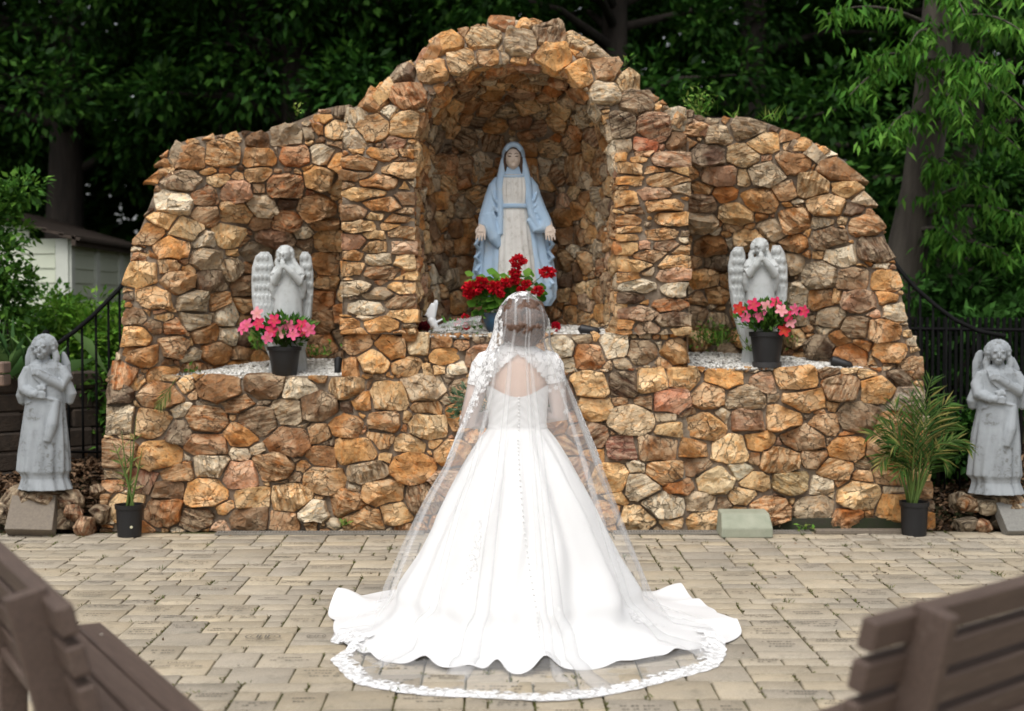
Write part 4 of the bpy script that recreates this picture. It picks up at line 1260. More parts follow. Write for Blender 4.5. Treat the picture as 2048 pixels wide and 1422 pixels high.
mf = lambda t, z: 1 + 0.06 * math.cos(17 * t + 5 * z) * sstep(fr.z(390), fr.z(520), z)
mb.loft(fr.secs([(612, 1040, 18, 60, 24), (596, 1034, 17, 76, 30), (575, 1030, 15, 82, 33), (545, 1029, 14, 81, 33), (510, 1028, 13, 74, 32), (470, 1028, 12, 68, 31), (430, 1028, 11, 56, 29), (400, 1028, 10, 49, 27), (375, 1028, 9, 42, 25), (358, 1027, 8, 34, 23), (344, 1027, 8, 27, 21), (330, 1027, 8, 23.5, 20)]), n=96, fold=mf)
# hood
for (x, y, d, r) in [(1027, 312, 9, 24)]: fr.ell(mb, x, y, d, 24, 23, 30)
for sg, pts in ((-1, [(1009, 318, -4, 7), (1004, 340, -7, 7.5), (1000, 365, -14, 8), (1000, 395, -18, 7), (1001, 430, -20, 6), (1000, 470, -22, 6)]), (1, [(1044, 318, -4, 7), (1050, 340, -7, 7.5), (1055, 365, -14, 8), (1057, 395, -18, 8), (1062, 430, -21, 7), (1076, 455, -22, 7)])):
    fr.tube(mb, pts)
fr.tube(mb, [(1012, 302, -8, 5), (1018, 293, -10, 5), (1027, 290, -11, 5), (1036, 293, -10, 5), (1042, 302, -8, 5)])
# sleeves and hanging folds
fr.tube(mb, [(999, 360, 2, 11), (990, 375, -1, 14), (984, 395, -4, 15), (978, 420, -10, 16), (970, 442, -16, 14), (966, 454, -21, 10)])
fr.tube(mb, [(1055, 360, 2, 11), (1063, 375, -1, 14), (1068, 395, -4, 15), (1077, 422, -10, 16), (1090, 444, -16, 13), (1096, 456, -21, 10)])
fr.tube(mb, [(974, 430, -16, 14), (980, 455, -18, 15), (990, 478, -18, 13), (998, 494, -18, 6)])
fr.tube(mb, [(1090, 440, -16, 13), (1084, 458, -19, 12), (1070, 460, -20, 9), (1058, 440, -20, 6)])
for k in range(5):
    fr.tube(mb, [(984 - 3 * k, 384 + 13 * k, -18, 1.5), (989 - 1 * k, 400 + 15 * k, -23, 3), (996, 412 + 16 * k, -20, 1.5)])
    fr.tube(mb, [(1074 + 3 * k, 386 + 13 * k, -18, 1.5), (1068 + 2 * k, 402 + 12 * k, -23, 3), (1060, 410 + 10 * k, -20, 1.5)])
for sg, x0 in ((-1, 955), (1, 1102)):                     # rippled side edges
    fr.tube(mb, [(x0 + sg * (4 if k % 2 else -5), 476 + 13 * k, (-8 if k % 2 else 4), 4.5) for k in range(9)], n=10)
own(lady, mb.sculpt('mantle', M['mantle'], None, voxel=0.005, smooth=2))
mb = MB()
fr.ell(mb, 1026, 318, -8, 16.0, 17, 21); fr.ell(mb, 1026, 331, -12, 9, 11, 8.5); fr.ell(mb, 1026, 320, -23.5, 2.6, 3.5, 6); fr.ell(mb, 1026, 333.5, -21, 4.5, 2.5, 1.6)
for s in (-1, 1): fr.ell(mb, 1026 + s * 6.5, 312, -20.5, 5.5, 3.5, 2.2); fr.ell(mb, 1026 + s * 7, 323, -17.5, 5, 5, 5)
fr.tube(mb, [(1026, 334, -4, 9), (1027, 350, -2, 10), (1027, 356, -2, 16)])
own(lady, mb.sculpt('face', M['flesh_paint'], None, voxel=0.0035, smooth=1))
mb = MB(); fr.ell(mb, 1026, 317, -4.5, 18.5, 16, 24)
for s in (-1, 1): fr.tube(mb, [(1026 + s * 15, 316, -12, 4), (1026 + s * 16, 332, -9, 4.5), (1026 + s * 19, 347, -8, 4)])
own(lady, mb.build('hair', M['brown_paint'], None, True))
mb = MB()
for s in (-1, 1):
    fr.ell(mb, 1026 + s * 6.5, 315.2, -23.2, 4.0, 1.4, 0.9, nu=10, nv=6); fr.tube(mb, [(1026 + s * 2.8, 310.5, -23.4, .7), (1026 + s * 6.5, 308.8, -22.9, .8), (1026 + s * 10, 310.5, -21.2, .5)], n=6)
own(lady, mb.build('eye_paint', M['brown_paint'], None, True))
for s, cx in ((-1, 964), (1, 1097)):
    mb = MB()
    fr.tube(mb, [(cx - s * 2, 446, -22, 7.5), (cx, 457, -26, 8.0), (cx + s * 1, 466, -29, 8.2)], flat=0.6)
    for f in range(4):
        x = cx - 7 + 4.7 * f + s; fr.tube(mb, [(x, 463, -29, 2.4), (x + s * 1.2 + (f - 1.5) * .5, 473, -32, 2.2), (x + s * 2 + (f - 1.5), 484 - abs(f - 1.5) * 2, -33, 1.5)], n=8)
    fr.tube(mb, [(cx + s * 6, 456, -28, 3.0), (cx + s * 10.5, 462, -32, 2.6), (cx + s * 11.5, 468, -33, 2.0)], n=8)
    own(lady, mb.sculpt('hand', M['flesh_paint'], None, voxel=0.0032, smooth=1))
mb = MB(); zb = lady.location.z; mb.loft([(zb - 0.02, lady.location.x, 10.62, 0.21, 0.15), (zb + 0.05, lady.location.x, 10.62, 0.205, 0.15), (zb + 0.07, lady.location.x, 10.62, 0.19, 0.13)], n=40)
own(lady, mb.build('plinth', M['ivory'], None, True, 40))

# --- praying angels on the ledges
def praying_angel(Y, cx, y0, hx, wl, wr, zbase, label, look):
    f = Frame(Y); r = empty('angel_statue', (f.p(cx, 700).x, Y, zbase)); tag(r, label, 'angel statue', 'praying angel statues on the ledges')
    mb = MB(); o = y0 - 495
    fo = lambda t, z: 1 + 0.035 * math.cos(11 * t + 3 * z) * sstep(f.z(585 + o), f.z(660 + o), z)
    zz = lambda py: py + o
    yb = 610 - (zbase - CAMZ) * FPX / Y
    mb.loft(f.secs([(yb + 4, cx, 0, 40, 30), (yb - 6, cx, 0, 38, 28), (zz(690), cx, 0, 31, 23), (zz(650), cx, 0, 30, 22), (zz(615), cx, 0, 29, 22), (zz(585), cx, 0, 26, 20), (zz(562), cx, 0, 24, 18), (zz(545), cx, 0, 25, 16), (zz(535), cx, 1, 22, 13), (zz(529), cx, 1, 12, 10)]), n=80, fold=fo)
    f.tube(mb, [(cx, zz(532), 0, 9), (lerp(cx, hx, .7), zz(522), -2, 8)])
    f.ell(mb, hx, zz(509), -5, 12.2, 13.5, 15.0); f.ell(mb, hx + look, zz(517), -11, 7, 8, 6); f.ell(mb, hx + look * 1.6, zz(509.5), -19, 2.2, 3.6, 4.5)
    for s in (-1, 1): f.ell(mb, hx + look + s * 5.2, zz(506.5), -15.5, 4.4, 3, 2)
    g = np.random.default_rng(int(cx))
    for k in range(34):                                   # wavy hair round the face to the shoulders
        a = -2.3 + 4.6 * k / 33
        x, y = hx + 14.5 * math.sin(a) * (1 + .08 * g.random()), zz(509) - 15 * math.cos(a)
        f.ell(mb, x, y, -3 + 5 * g.random(), 4.2, 5.5, 4.4, nu=8, nv=6)
    for s in (-1, 1):
        f.tube(mb, [(hx + s * 13, zz(514), 0, 5), (hx + s * 17, zz(525), 0, 6), (cx + s * 19, zz(536), -3, 6), (cx + s * 17, zz(546), -6, 4)])
        f.tube(mb, [(cx + s * 21, zz(539), 0, 9.5), (cx + s * 27, zz(552), -8, 10), (cx + s * 25, zz(563), -16, 9.5), (lerp(cx, hx, .5) + s * 12, zz(545), -24, 7.2), (hx - 1 + s * 2.6, zz(533), -27, 5)])
        f.tube(mb, [(cx + s * 27, zz(562), -6, 9), (cx + s * 29, zz(580), -2, 9), (cx + s * 28, zz(596), 0, 5)])                # sleeve hanging
        f.tube(mb, [(hx - 1 + s * 2.4, zz(536), -28, 4.2), (hx - 2 + s * 1.8, zz(527), -28, 3.8), (hx - 2.5 + s * 1.2, zz(519.5), -26, 2.0)])
    own(r, mb.sculpt('figure', M['cast_white'], None, voxel=0.0042, smooth=1))
    for rows in (wl, wr):
        mb = MB()
        mb.loft(f.secs([(y, x, 15, w, 4.5) for (y, x, w) in rows]), n=28)
        yt, ye = rows[0][0], rows[-1][0]
        def wat(y):
            for (ya, xa, wa), (yb2, xb, wb) in zip(rows, rows[1:]):
                if ya <= y <= yb2: q = (y - ya) / (yb2 - ya); return lerp(xa, xb, q), lerp(wa, wb, q)
            return rows[-1][1], rows[-1][2]
        for ri in range(6):                                # short overlapping feathers
            y = lerp(yt + 8, lerp(yt, ye, .46), ri / 5); x, w = wat(y); k = max(2, int(w / 4.5))
            for q in range(k):
                u = (q + .5 + .5 * (ri % 2)) / (k + .5) * 2 - 1
                f.ell(mb, x + u * w * .92, y + 5, 10.5, w / k * .8, 3.0, 7.5, Matrix.Rotation(R(16), 3, 'X'), nu=8, nv=6)
        k = max(2, int(rows[len(rows) // 2][2] / 4))
        for q in range(k):                                 # long flight feathers
            u = (q + .5) / k * 2 - 1; P_ = []
            for yy in (.40, .55, .70, .84 + .12 * (q % 2)):
                y = lerp(yt, ye, yy); x, w = wat(y); P_.append((x + u * w * .9, y, 11.5, max(1.6, w / k * .85) * (1.0 if yy < .8 else .6)))
            f.tube(mb, P_, n=8)
        own(r, mb.sculpt('wing', M['cast_white'], None, voxel=0.0042, smooth=1))
    return r
praying_angel(10.36, 577, 495, 571, [(503, 527, 8), (512, 525, 17), (535, 524, 23), (565, 525, 25), (600, 527, 26), (640, 532, 25), (680, 540, 20), (715, 548, 12), (735, 552, 6)],
              [(503, 608, 6), (513, 609, 12), (545, 611, 14), (585, 612, 13), (630, 611, 11), (680, 606, 8), (720, 600, 4)], BEDS['gl'](-1.5, 10.36), 'pale praying angel statue behind the pink flowers on the wing nearer the shed', -2)
praying_angel(10.40, 1521, 480, 1519, [(493, 1480, 8), (505, 1478, 15), (530, 1477, 19), (565, 1479, 20), (600, 1483, 20), (640, 1489, 18), (680, 1495, 13), (710, 1500, 6)],
              [(490, 1556, 8), (505, 1558, 15), (530, 1560, 18), (570, 1560, 19), (610, 1559, 18), (650, 1555, 15), (690, 1548, 9), (710, 1545, 5)], BEDS['gr'](1.95, 10.4), 'pale praying angel statue with spread wings on the wing nearer the potted palm', -3)

# --- standing garden angels either side
def garden_angel():
    f = Frame(9.95); cx = 90
    r = empty('garden_angel', (f.p(cx, 975).x, f.Y, f.z(975)))
    mb = MB()
    fo = lambda t, z: 1 + (0.05 * math.cos(13 * t + 1.5 * math.sin(4 * z)) + 0.03 * math.cos(7 * t + 6 * z)) * sstep(f.z(790), f.z(880), z)
    mb.loft(f.secs([(978, 92, 0, 52, 37), (968, 92, 0, 48, 35), (955, 91, 0, 44, 32), (948, 90, 0, 45, 33), (941, 88, 0, 51, 36), (905, 88, 0, 49, 34), (860, 89, 0, 45, 31), (815, 90, 0, 40, 28), (788, 91, 0, 38, 26), (770, 91, 0, 36, 24), (750, 91, 0, 37, 23), (735, 91, 0, 37, 21), (726, 91, 1, 30, 17), (719, 91, 1, 15, 12)]), n=110, fold=fo)
    f.tube(mb, [(60, 806, -18, 3), (90, 792, -27, 4), (122, 800, -20, 3)]); f.tube(mb, [(118, 800, -16, 8), (112, 850, -24, 11), (104, 880, -28, 8)])   # overskirt fold
    f.tube(mb, [(91, 724, 0, 12), (89, 710, -3, 11)])
    f.ell(mb, 88, 697, -9, 15.5, 18, 20); f.ell(mb, 87, 710, -16, 8.5, 10, 8); f.ell(mb, 87, 699, -28, 2.6, 4.5, 6); f.ell(mb, 87, 709, -26, 4.5, 2.5, 1.8)
    for s in (-1, 1): f.ell(mb, 87.5 + s * 6.8, 691, -24.5, 5.5, 3.5, 2.2); f.ell(mb, 87.5 + s * 7.5, 703, -21.5, 5.5, 5, 5)
    g = np.random.default_rng(4)
    f.ell(mb, 90, 690, 3, 23, 20, 22)
    for k in range(46):
        a = -1.75 + 3.5 * (k % 23) / 22; rr = 19.5 if k < 23 else 22
        f.ell(mb, 89 + rr * math.sin(a) * (1 + .1 * g.random()), 694 - (rr + 1) * math.cos(a), (-6 if k < 23 else 0) + 4 * g.random(), 4.4, 5, 4.6, nu=8, nv=6)
    for s in (-1, 1): f.tube(mb, [(90 + s * 20, 703, 0, 7), (90 + s * 23, 716, 0, 8), (90 + s * 22, 728, -4, 6)])
    # arms: one hand at the waist holding flowers, one on the breast
    f.tube(mb, [(60, 738, 0, 13), (51, 760, -4, 14), (53, 778, -12, 13), (72, 787, -24, 10), (84, 787, -30, 8)])
    f.tube(mb, [(122, 738, 0, 13), (133, 756, -4, 14), (127, 771, -12, 12), (105, 757, -24, 9), (86, 744, -28, 7.5)])
    for f4 in range(4):
        f.tube(mb, [(86, 783 + 3.2 * f4, -31, 2.6), (95, 783 + 3.4 * f4, -33, 2.5), (101, 785 + 3 * f4, -30, 2.0)], n=8)
        f.tube(mb, [(88, 738 + 3.0 * f4, -29, 2.5), (79, 737 + 3.0 * f4, -31, 2.4), (73, 739 + 3 * f4, -28, 2.0)], n=8)
    for k in range(12): f.ell(mb, 92 + 14 * (g.random() - .5), 775 + 10 * (g.random() - .5), -31 + 4 * g.random(), 4, 4, 4, nu=8, nv=6)
    f.tube(mb, [(50, 772, -2, 12), (43, 792, 2, 12), (44, 806, 4, 8)]); f.tube(mb, [(133, 768, 0, 12), (141, 788, 3, 12), (138, 806, 4, 7)])   # wide sleeves
    for k in range(5): f.tube(mb, [(66 + 5 * k, 728, -19, 2), (74 + 5 * k, 750, -25, 3), (92 + 4 * k, 768, -25, 2)], n=8)                          # gathered bodice
    own(r, mb.sculpt('figure', M['cast'], None, voxel=0.005, smooth=2))
    for rows in ([(690, 59, 4), (697, 57, 8), (715, 54, 11), (745, 55, 12), (790, 62, 10), (830, 70, 5)], [(704, 121, 3), (711, 122, 6), (725, 125, 10), (750, 126, 12), (790, 120, 9), (830, 112, 5)]):
        mb = MB(); mb.loft(f.secs([(y, x, 20, w, 4.5) for (y, x, w) in rows]), n=24)
        own(r, mb.sculpt('wing', M['cast'], None, voxel=0.008, smooth=2))
    return r
ga = garden_angel()
tag(ga, 'weathered standing angel statue beside the tilted brown plaque and block wall', 'angel statue', 'standing garden angel statues')
gb = copy_tree(ga)
fr = Frame(9.95)
q = fr.p(1990, 985); gb.location = q; gb.rotation_euler = (0, 0, R(-10)); gb.scale = (1.02, 1.02, 1.0)
tag(gb, 'weathered standing angel statue on rough stones beside the potted palm', 'angel statue', 'standing garden angel statues')
# ------------------------------------------------------------------ leaves, flowers
M['leaf'] = tinted('leaf', 0.6, 0.12, 0.30)
M['petal'] = tinted('petal', 0.6, 0.2, 0.25)
M['black_plastic'] = simple('black_plastic', (0.012, 0.012, 0.013), (0.018, 0.018, 0.019), rough=0.45, spec=0.4)
M['potting'] = simple('potting_soil', (0.03, 0.022, 0.015), rough=0.95, bump=0.5)
M['stem'] = simple('green_stem', (0.10, 0.16, 0.035), rough=0.6)
def leaves_np(P, D, N, L, W, cols, g, fold=0.18, droop=0.0, jit=0.3):
    """P base points, D directions, N rough normals (n,3); diamond leaves folded on the midrib"""
    P, D, N = np.asarray(P, float), np.asarray(D, float), np.asarray(N, float); n = len(P)
    D = D / np.maximum(1e-9, np.linalg.norm(D, axis=1, keepdims=True))
    S = np.cross(D, N); S /= np.maximum(1e-9, np.linalg.norm(S, axis=1, keepdims=True)); U = np.cross(S, D)
    L = np.broadcast_to(np.asarray(L, float), (n,))[:, None]; W = np.broadcast_to(np.asarray(W, float), (n,))[:, None]
    mid = P + D * L * 0.42 + U * (W * fold * 0.0)
    tip = P + D * L - np.array([0, 0, 1]) * L * droop
    a = mid + S * W * 0.5 + U * W * fold; b = mid - S * W * 0.5 + U * W * fold
    V = np.stack([P, a, tip, b], 1).reshape(-1, 3)
    k = np.arange(n) * 4
    F = np.concatenate([np.stack([k, k + 1, k + 2], 1), np.stack([k, k + 2, k + 3], 1)])
    c = np.asarray(cols)[g.integers(0, len(cols), n)] * (1 - jit + 2 * jit * g.random((n, 1)))
    return V, F, np.repeat(c, 4, 0)
def rnd_dirs(g, n):
    d = g.normal(size=(n, 3)); return d / np.linalg.norm(d, axis=1, keepdims=True)
def merge(parts):
    V, F, C, k = [], [], [], 0
    for v, f, c in parts: V.append(v); F.append(f + k); C.append(c); k += len(v)
    return np.vstack(V), np.vstack(F), np.vstack(C)
GREENS = [(0.045, 0.12, 0.018), (0.07, 0.17, 0.025), (0.03, 0.085, 0.015), (0.10, 0.22, 0.04)]
def pot(par, c, r0, r1, h, saucer=False, ribs=0):
    mb = MB(); prof = [(r0 * .96, 0.0), (r0, 0.004), (lerp(r0, r1, .86), h * .86), (r1 * 1.06, h * .87), (r1 * 1.08, h), (r1 * 0.99, h), (r1 * .96, h * .88)]
    mb.loft([(c[2] + z, c[0], c[1], r, r) for r, z in prof], n=40, fold=(lambda t, z: 1 + (0.012 * math.cos(ribs * t) if ribs else 0)), cap=True)
    o = mb.build('pot', M['black_plastic'], None, True, 35); own(par, o)
    mb = MB(); mb.lathe((c[0], c[1], c[2]), [(r1 * .94, h * .82), (r1 * .5, h * .87), (0.005, h * .88)], n=24); own(par, mb.build('soil', M['potting'], None, True))
    if saucer:
        mb = MB(); mb.lathe((c[0], c[1], c[2]), [(r0 * 1.0, -0.012), (r0 * 1.12, -0.01), (r0 * 1.16, 0.028), (r0 * 1.08, 0.028), (r0 * 1.04, -0.002)], n=32); own(par, mb.build('saucer', M['saucer'], None, True, 40))
M['saucer'] = simple('grey_saucer', (0.05, 0.05, 0.052), rough=0.5)

def five_petal(mb_list, c, n, size, col, g):
    """open trumpet flower; returns mesh pieces"""
    n = Vector(n).normalized(); e1 = n.cross(Vector((0.1, 0.2, 1))).normalized(); e2 = n.cross(e1); a0 = g.random() * 6
    V, F = [], []
    for k in range(5):
        a = a0 + k * 2 * PI / 5; d = e1 * math.cos(a) + e2 * math.sin(a); s = n.cross(d)
        b = len(V)
        V += [c - n * size * .10, c + d * size * .45 + s * size * .34 + n * size * .10, c + d * size * .95 + s * size * .28 - n * size * .03, c + d * size * 1.02 - s * size * .10 - n * size * .08, c + d * size * .5 - s * size * .36 + n * size * .05]
        F += [(b, b + 1, b + 2), (b, b + 2, b + 3), (b, b + 3, b + 4)]
    C = np.tile(np.array(col), (len(V), 1)); C[::5] = np.array(col) * 0.6 + np.array((0.5, 0.22, 0.02)) * 0.4
    return np.array(V), np.array(F), C
PINK, HOT, LITE, RED = (0.80, 0.13, 0.30), (0.78, 0.020, 0.15), (0.85, 0.36, 0.42), (0.62, 0.012, 0.035)
def mandevilla(Y, potpx, zbase, flowers, spread, label, saucer, seed):
    f = Frame(Y); g = np.random.default_rng(seed)
    x0, x1, yt, yb = potpx
    c = f.p((x0 + x1) / 2, yb); c.z = zbase
    r = empty('flower_pot', c); tag(r, label, 'potted flowers', 'black pots of pink trumpet flowers')
    h = f.z(yt) - zbase; r1 = (x1 - x0) / 2 * f.s
    pot(r, (c.x, c.y, zbase + (0.012 if saucer else 0.0)), r1 * .74, r1 * .97, h, saucer)
    top = Vector((c.x, c.y, zbase + h))
    sx, sz = spread
    pts = []
    while len(pts) < 620:
        q = g.normal(size=3) * 0.5
        if np.linalg.norm(q) > 1.05: continue
        p = top + Vector((q[0] * sx * 1.05, q[1] * sx * .8, sz * (0.52 + 0.52 * q[2])))
        if p.z > top.z - 0.05: pts.append(p)
    P = np.array(pts); D = P - np.array(top - Vector((0, 0, .05))) + 0.10 * g.normal(size=P.shape); D[:, 2] += 0.06
    parts = [leaves_np(P, D, np.array([0, -.4, 1]) + 0.5 * rnd_dirs(g, len(P)), 0.045 + .03 * g.random(len(P)), 0.022 + .012 * g.random(len(P)), GREENS, g, fold=.12)]
    V, F, C = merge(parts); own(r, link('foliage', npmesh('foliage', V, F, False, C), M['leaf']))
    mb = MB()
    for k in range(14):
        a = 2 * PI * k / 14; e = top + Vector((math.cos(a) * sx * .6, math.sin(a) * sx * .45, sz * (.4 + .5 * g.random())))
        mb.tube([top - Vector((0, 0, .03)), top.lerp(e, .5) + Vector((0, 0, .02)), e], [0.004, .003, .002], n=5)
    own(r, mb.build('stems', M['stem'], None, True))
    for (px, py, col) in flowers:
        p = f.p(px, py, 0); p.y = c.y - 0.10 - 0.06 * g.random()
        v = five_petal(None, p, (0.5 * (px - (x0 + x1) / 2) / 60 + .3 * (g.random() - .5), -1, 0.25 + .3 * (g.random() - .5)), 0.045 + .008 * g.random(), np.array(col) * (0.9 + .2 * g.random()), g)
        own(r, link('flower', npmesh('flower', *v[:2], False, v[2]), M['petal']))
mandevilla(10.17, (536, 602, 693, 740), BEDS['gl'](-1.5, 10.17) + 0.0, [(491, 655, PINK), (500, 649, PINK), (520, 626, LITE), (524, 646, HOT), (549, 660, HOT), (542, 674, PINK), (567, 662, LITE), (582, 651, PINK), (592, 667, PINK), (608, 650, HOT), (613, 662, HOT), (600, 660, PINK), (624, 658, PINK), (555, 640, HOT)],
           (0.20, 0.20), 'black pot of pink flowers before the praying angel nearer the shed', False, 31)
mandevilla(10.18, (1499, 1568, 667, 716), BEDS['gr'](1.95, 10.18), [(1471, 617, RED), (1486, 633, PINK), (1500, 609, HOT), (1513, 631, PINK), (1527, 612, LITE), (1555, 620, LITE), (1567, 630, HOT), (1583, 619, PINK), (1574, 643, LITE), (1600, 622, HOT), (1562, 660, RED), (1545, 605, HOT)],
           (0.20, 0.21), 'black pot of pink flowers with grey saucer before the angel with spread wings', True, 32)

# --- geraniums at the feet of the woman in blue
f = Frame(10.30); g = np.random.default_rng(41)
c = f.p(1000, 650); c.z = BEDS['gc'](c.x, 10.30)
ger = empty('geranium_pot', c); tag(ger, 'blue pot of red geraniums before the painted statue', 'potted flowers')
M['blue_glaze'] = simple('blue_glaze', (0.03, 0.09, 0.16), (0.05, 0.06, 0.08), scale=20, rough=0.25, spec=0.5)
mb = MB(); mb.loft([(c.z + z, c.x, c.y, r, r) for r, z in [(0.07, 0), (0.10, 0.03), (0.125, 0.10), (0.13, 0.14), (0.14, 0.15), (0.125, 0.15), (0.12, 0.13)]], n=36); own(ger, mb.build('pot', M['blue_glaze'], None, True, 40))
mb = MB(); mb.lathe((c.x, c.y, c.z), [(0.12, 0.125), (0.06, 0.13), (0.004, 0.13)], n=20); own(ger, mb.build('soil', M['potting'], None, True))
parts = []
def round_leaf(c, n, r, col):
    n = Vector(n).normalized(); e1 = n.cross(Vector((0.3, 0.1, 1))).normalized(); e2 = n.cross(e1)
    V = [c]; F = []
    for k in range(9):
        a = 2 * PI * k / 9; q = r * (1 + .12 * math.cos(5 * a)); V.append(c + e1 * q * math.cos(a) + e2 * q * math.sin(a) + n * (0.25 * r + 0.06 * r * math.sin(7 * a)))
    for k in range(9): F.append((0, 1 + k, 1 + (k + 1) % 9))
    return np.array(V), np.array(F), np.tile(np.array(col), (10, 1))
for k in range(240):
    px, py = 1010 + 52 * g.normal(), 592 + 20 * g.normal()
    if not (938 < px < 1088 and 545 < py < 640): continue
    p = f.p(px, py, -28 + 40 * g.random())
    parts.append(round_leaf(p, (g.normal() * .4, -.7 + g.normal() * .3, 0.8 + .3 * g.normal()), 0.022 + .018 * g.random(), np.array([(0.07, 0.20, 0.02), (0.12, 0.28, 0.035), (0.045, 0.13, 0.018), (0.17, 0.33, 0.05)][g.integers(0, 4)]) * (.8 + .4 * g.random())))
V, F, C = merge(parts); own(ger, link('foliage', npmesh('foliage', V, F, False, C), M['leaf']))
mb = MB(); top = Vector((c.x, c.y, c.z + .12))
HEADS = [(945, 577, 17), (962, 566, 13), (938, 590, 10), (1035, 524, 15), (1030, 546, 11), (1093, 545, 14), (990, 575, 14), (1012, 566, 12), (1000, 588, 9), (1042, 580, 9), (1075, 582, 11), (1052, 568, 9), (1030, 560, 10)]
for (px, py, r) in HEADS:
    p = f.p(px, py, -34)
    mb.tube([top, top.lerp(p, .5) + Vector((0, 0, .03)), p], [.004, .0035, .003], n=5)
own(ger, mb.build('stems', M['stem'], None, True))
for (px, py, r) in HEADS:
    p = f.p(px, py, -34); n = 150; d = rnd_dirs(g, n); rr = r * f.s
    P = np.array(p) + d * rr * np.array([1, .9, .75]) * (0.20 + .75 * g.random((n, 1)))
    v = leaves_np(P, d + .6 * rnd_dirs(g, n), rnd_dirs(g, n), rr * .55, rr * .5, [(0.55, 0.006, 0.016), (0.66, 0.012, 0.03), (0.38, 0.004, 0.012)], g, fold=.3)
    own(ger, link('flower_head', npmesh('flower_head', *v[:2], False, v[2]), M['petal']))

# --- small things in the niche
M['porcelain'] = simple('white_porcelain', (0.72, 0.74, 0.75), (0.62, 0.64, 0.66), rough=0.35, spec=0.4)
f = Frame(10.16)
zc = lambda px, Y=10.16: BEDS['gc'](at(px, 650, Y).x, Y)
dv = empty('dove_figurine', (f.p(863, 650).x, 10.16, zc(863))); tag(dv, 'small white porcelain dove figurine with raised wings on the gravel', 'figurine')
mb = MB(); f.tube(mb, [(858, 630, 0, 5), (863, 640, 0, 9), (868, 650, 0, 8), (874, 654, 0, 4)]); f.ell(mb, 856, 628, -2, 5, 5, 5); f.tube(mb, [(853, 629, -4, 2), (849, 631, -6, .6)], n=6)
f.tube(mb, [(872, 645, 0, 5), (881, 640, 2, 4), (888, 636, 3, 2)], flat=.5); own(dv, mb.sculpt('body', M['porcelain'], None, voxel=.004, smooth=2))
for s, rows in ((-1, [(606, 866, 3), (612, 865, 6), (620, 863, 9), (632, 862, 9), (642, 864, 5)]), (1, [(600, 872, 3), (607, 871, 5), (618, 868, 6), (630, 866, 6), (640, 866, 4)])):
    mb = MB(); mb.loft(f.secs([(y, x, s * 5, w, 1.6) for y, x, w in rows]), n=16); own(dv, mb.build('wing', M['porcelain'], None, True))
def rose(px, py, r, col, label, name='rose', Y=10.16):
    f = Frame(Y); g = np.random.default_rng(px); p = f.p(px, py); 
    e = empty(name, p); tag(e, label, 'rose')
    n = 46; d = rnd_dirs(g, n); rr = r * f.s
    P = np.array(p) + d * rr * .45
    v = leaves_np(P, d * .5 + np.array([0, -.3, .6]) + .3 * rnd_dirs(g, n), d, rr * .95, rr * 1.0, [col, tuple(.7 * x for x in col)], g, fold=.35)
    own(e, link('bloom', npmesh('bloom', *v[:2], False, v[2]), M['petal']))
    mb = MB(); q = Vector((p.x + .12 * (1 if px < 900 else -1), p.y + .05, zc(px) + .008)); mb.tube([p, p.lerp(q, .5), q], [.004, .003, .003], n=6); own(e, mb.build('stem', M['stem'], None, True))
DR = (0.10, 0.006, 0.010)
rose(822, 656, 11, DR, 'dark red rose by the pilaster at the niche corner')
rose(848, 655, 11, DR, 'dark red rose lying below the dove figurine')
rose(1112, 654, 9, (0.55, 0.01, 0.03), 'bright red bloom lying on the gravel beside the bride')
# cellophane bouquet
bq = empty('wrapped_bouquet', (f.p(920, 650).x, 10.14, zc(920, 10.14))); tag(bq, 'cellophane wrapped bouquet of red roses lying on the niche gravel', 'bouquet')
t = NT('cellophane'); t.base((0.8, 0.82, 0.82)); t.rough(0.12, 0.6)
tr = t.new('ShaderNodeBsdfTransparent'); mx = t.new('ShaderNodeMixShader'); mx.inputs[0].default_value = 0.30
t.lk(tr.outputs[0], mx.inputs[1]); t.lk(t.b.outputs[0], mx.inputs[2]); t.lk(mx.outputs[0], t.o.inputs['Surface']); M['cellophane'] = t.m
g = np.random.default_rng(77); mb = MB(); V = []; F = []; ns = 16
for j in range(9):
    u = j / 8; cpt = f.p(lerp(868, 962, u), lerp(660, 644, u) , 0); rr = lerp(9, 17, math.sin(u * 2.4)) * f.s
    for k in range(ns):
        a = 2 * PI * k / ns; q = rr * (1 + .28 * (g.random() - .5)); V.append(cpt + Vector((0.15 * q * math.cos(3 * a), q * 1.4 * math.cos(a), max(-.02, q * math.sin(a) * .85))))
F = [(j * ns + k, j * ns + (k + 1) % ns, (j + 1) * ns + (k + 1) % ns, (j + 1) * ns + k) for j in range(8) for k in range(ns)]
mb.add(V, F); own(bq, mb.build('wrapper', M['cellophane']))
P = [f.p(lerp(890, 960, g.random()), 651 + 5 * g.normal(), 6 * g.normal()) for _ in range(70)]
v = leaves_np(P, rnd_dirs(g, 70), rnd_dirs(g, 70), .05, .02, GREENS, g); own(bq, link('foliage', npmesh('foliage', *v[:2], False, v[2]), M['leaf']))
for (px, py) in ((931, 634), (933, 652), (915, 645)):
    n = 30; d = rnd_dirs(g, n); p = f.p(px, py, -6); v = leaves_np(np.array(p) + d * .012, d + .3 * rnd_dirs(g, n), d[::-1], .022, .022, [(0.6, .012, .03), (0.4, .006, .02)], g, fold=.3)
    own(bq, link('bloom', npmesh('bloom', *v[:2], False, v[2]), M['petal']))
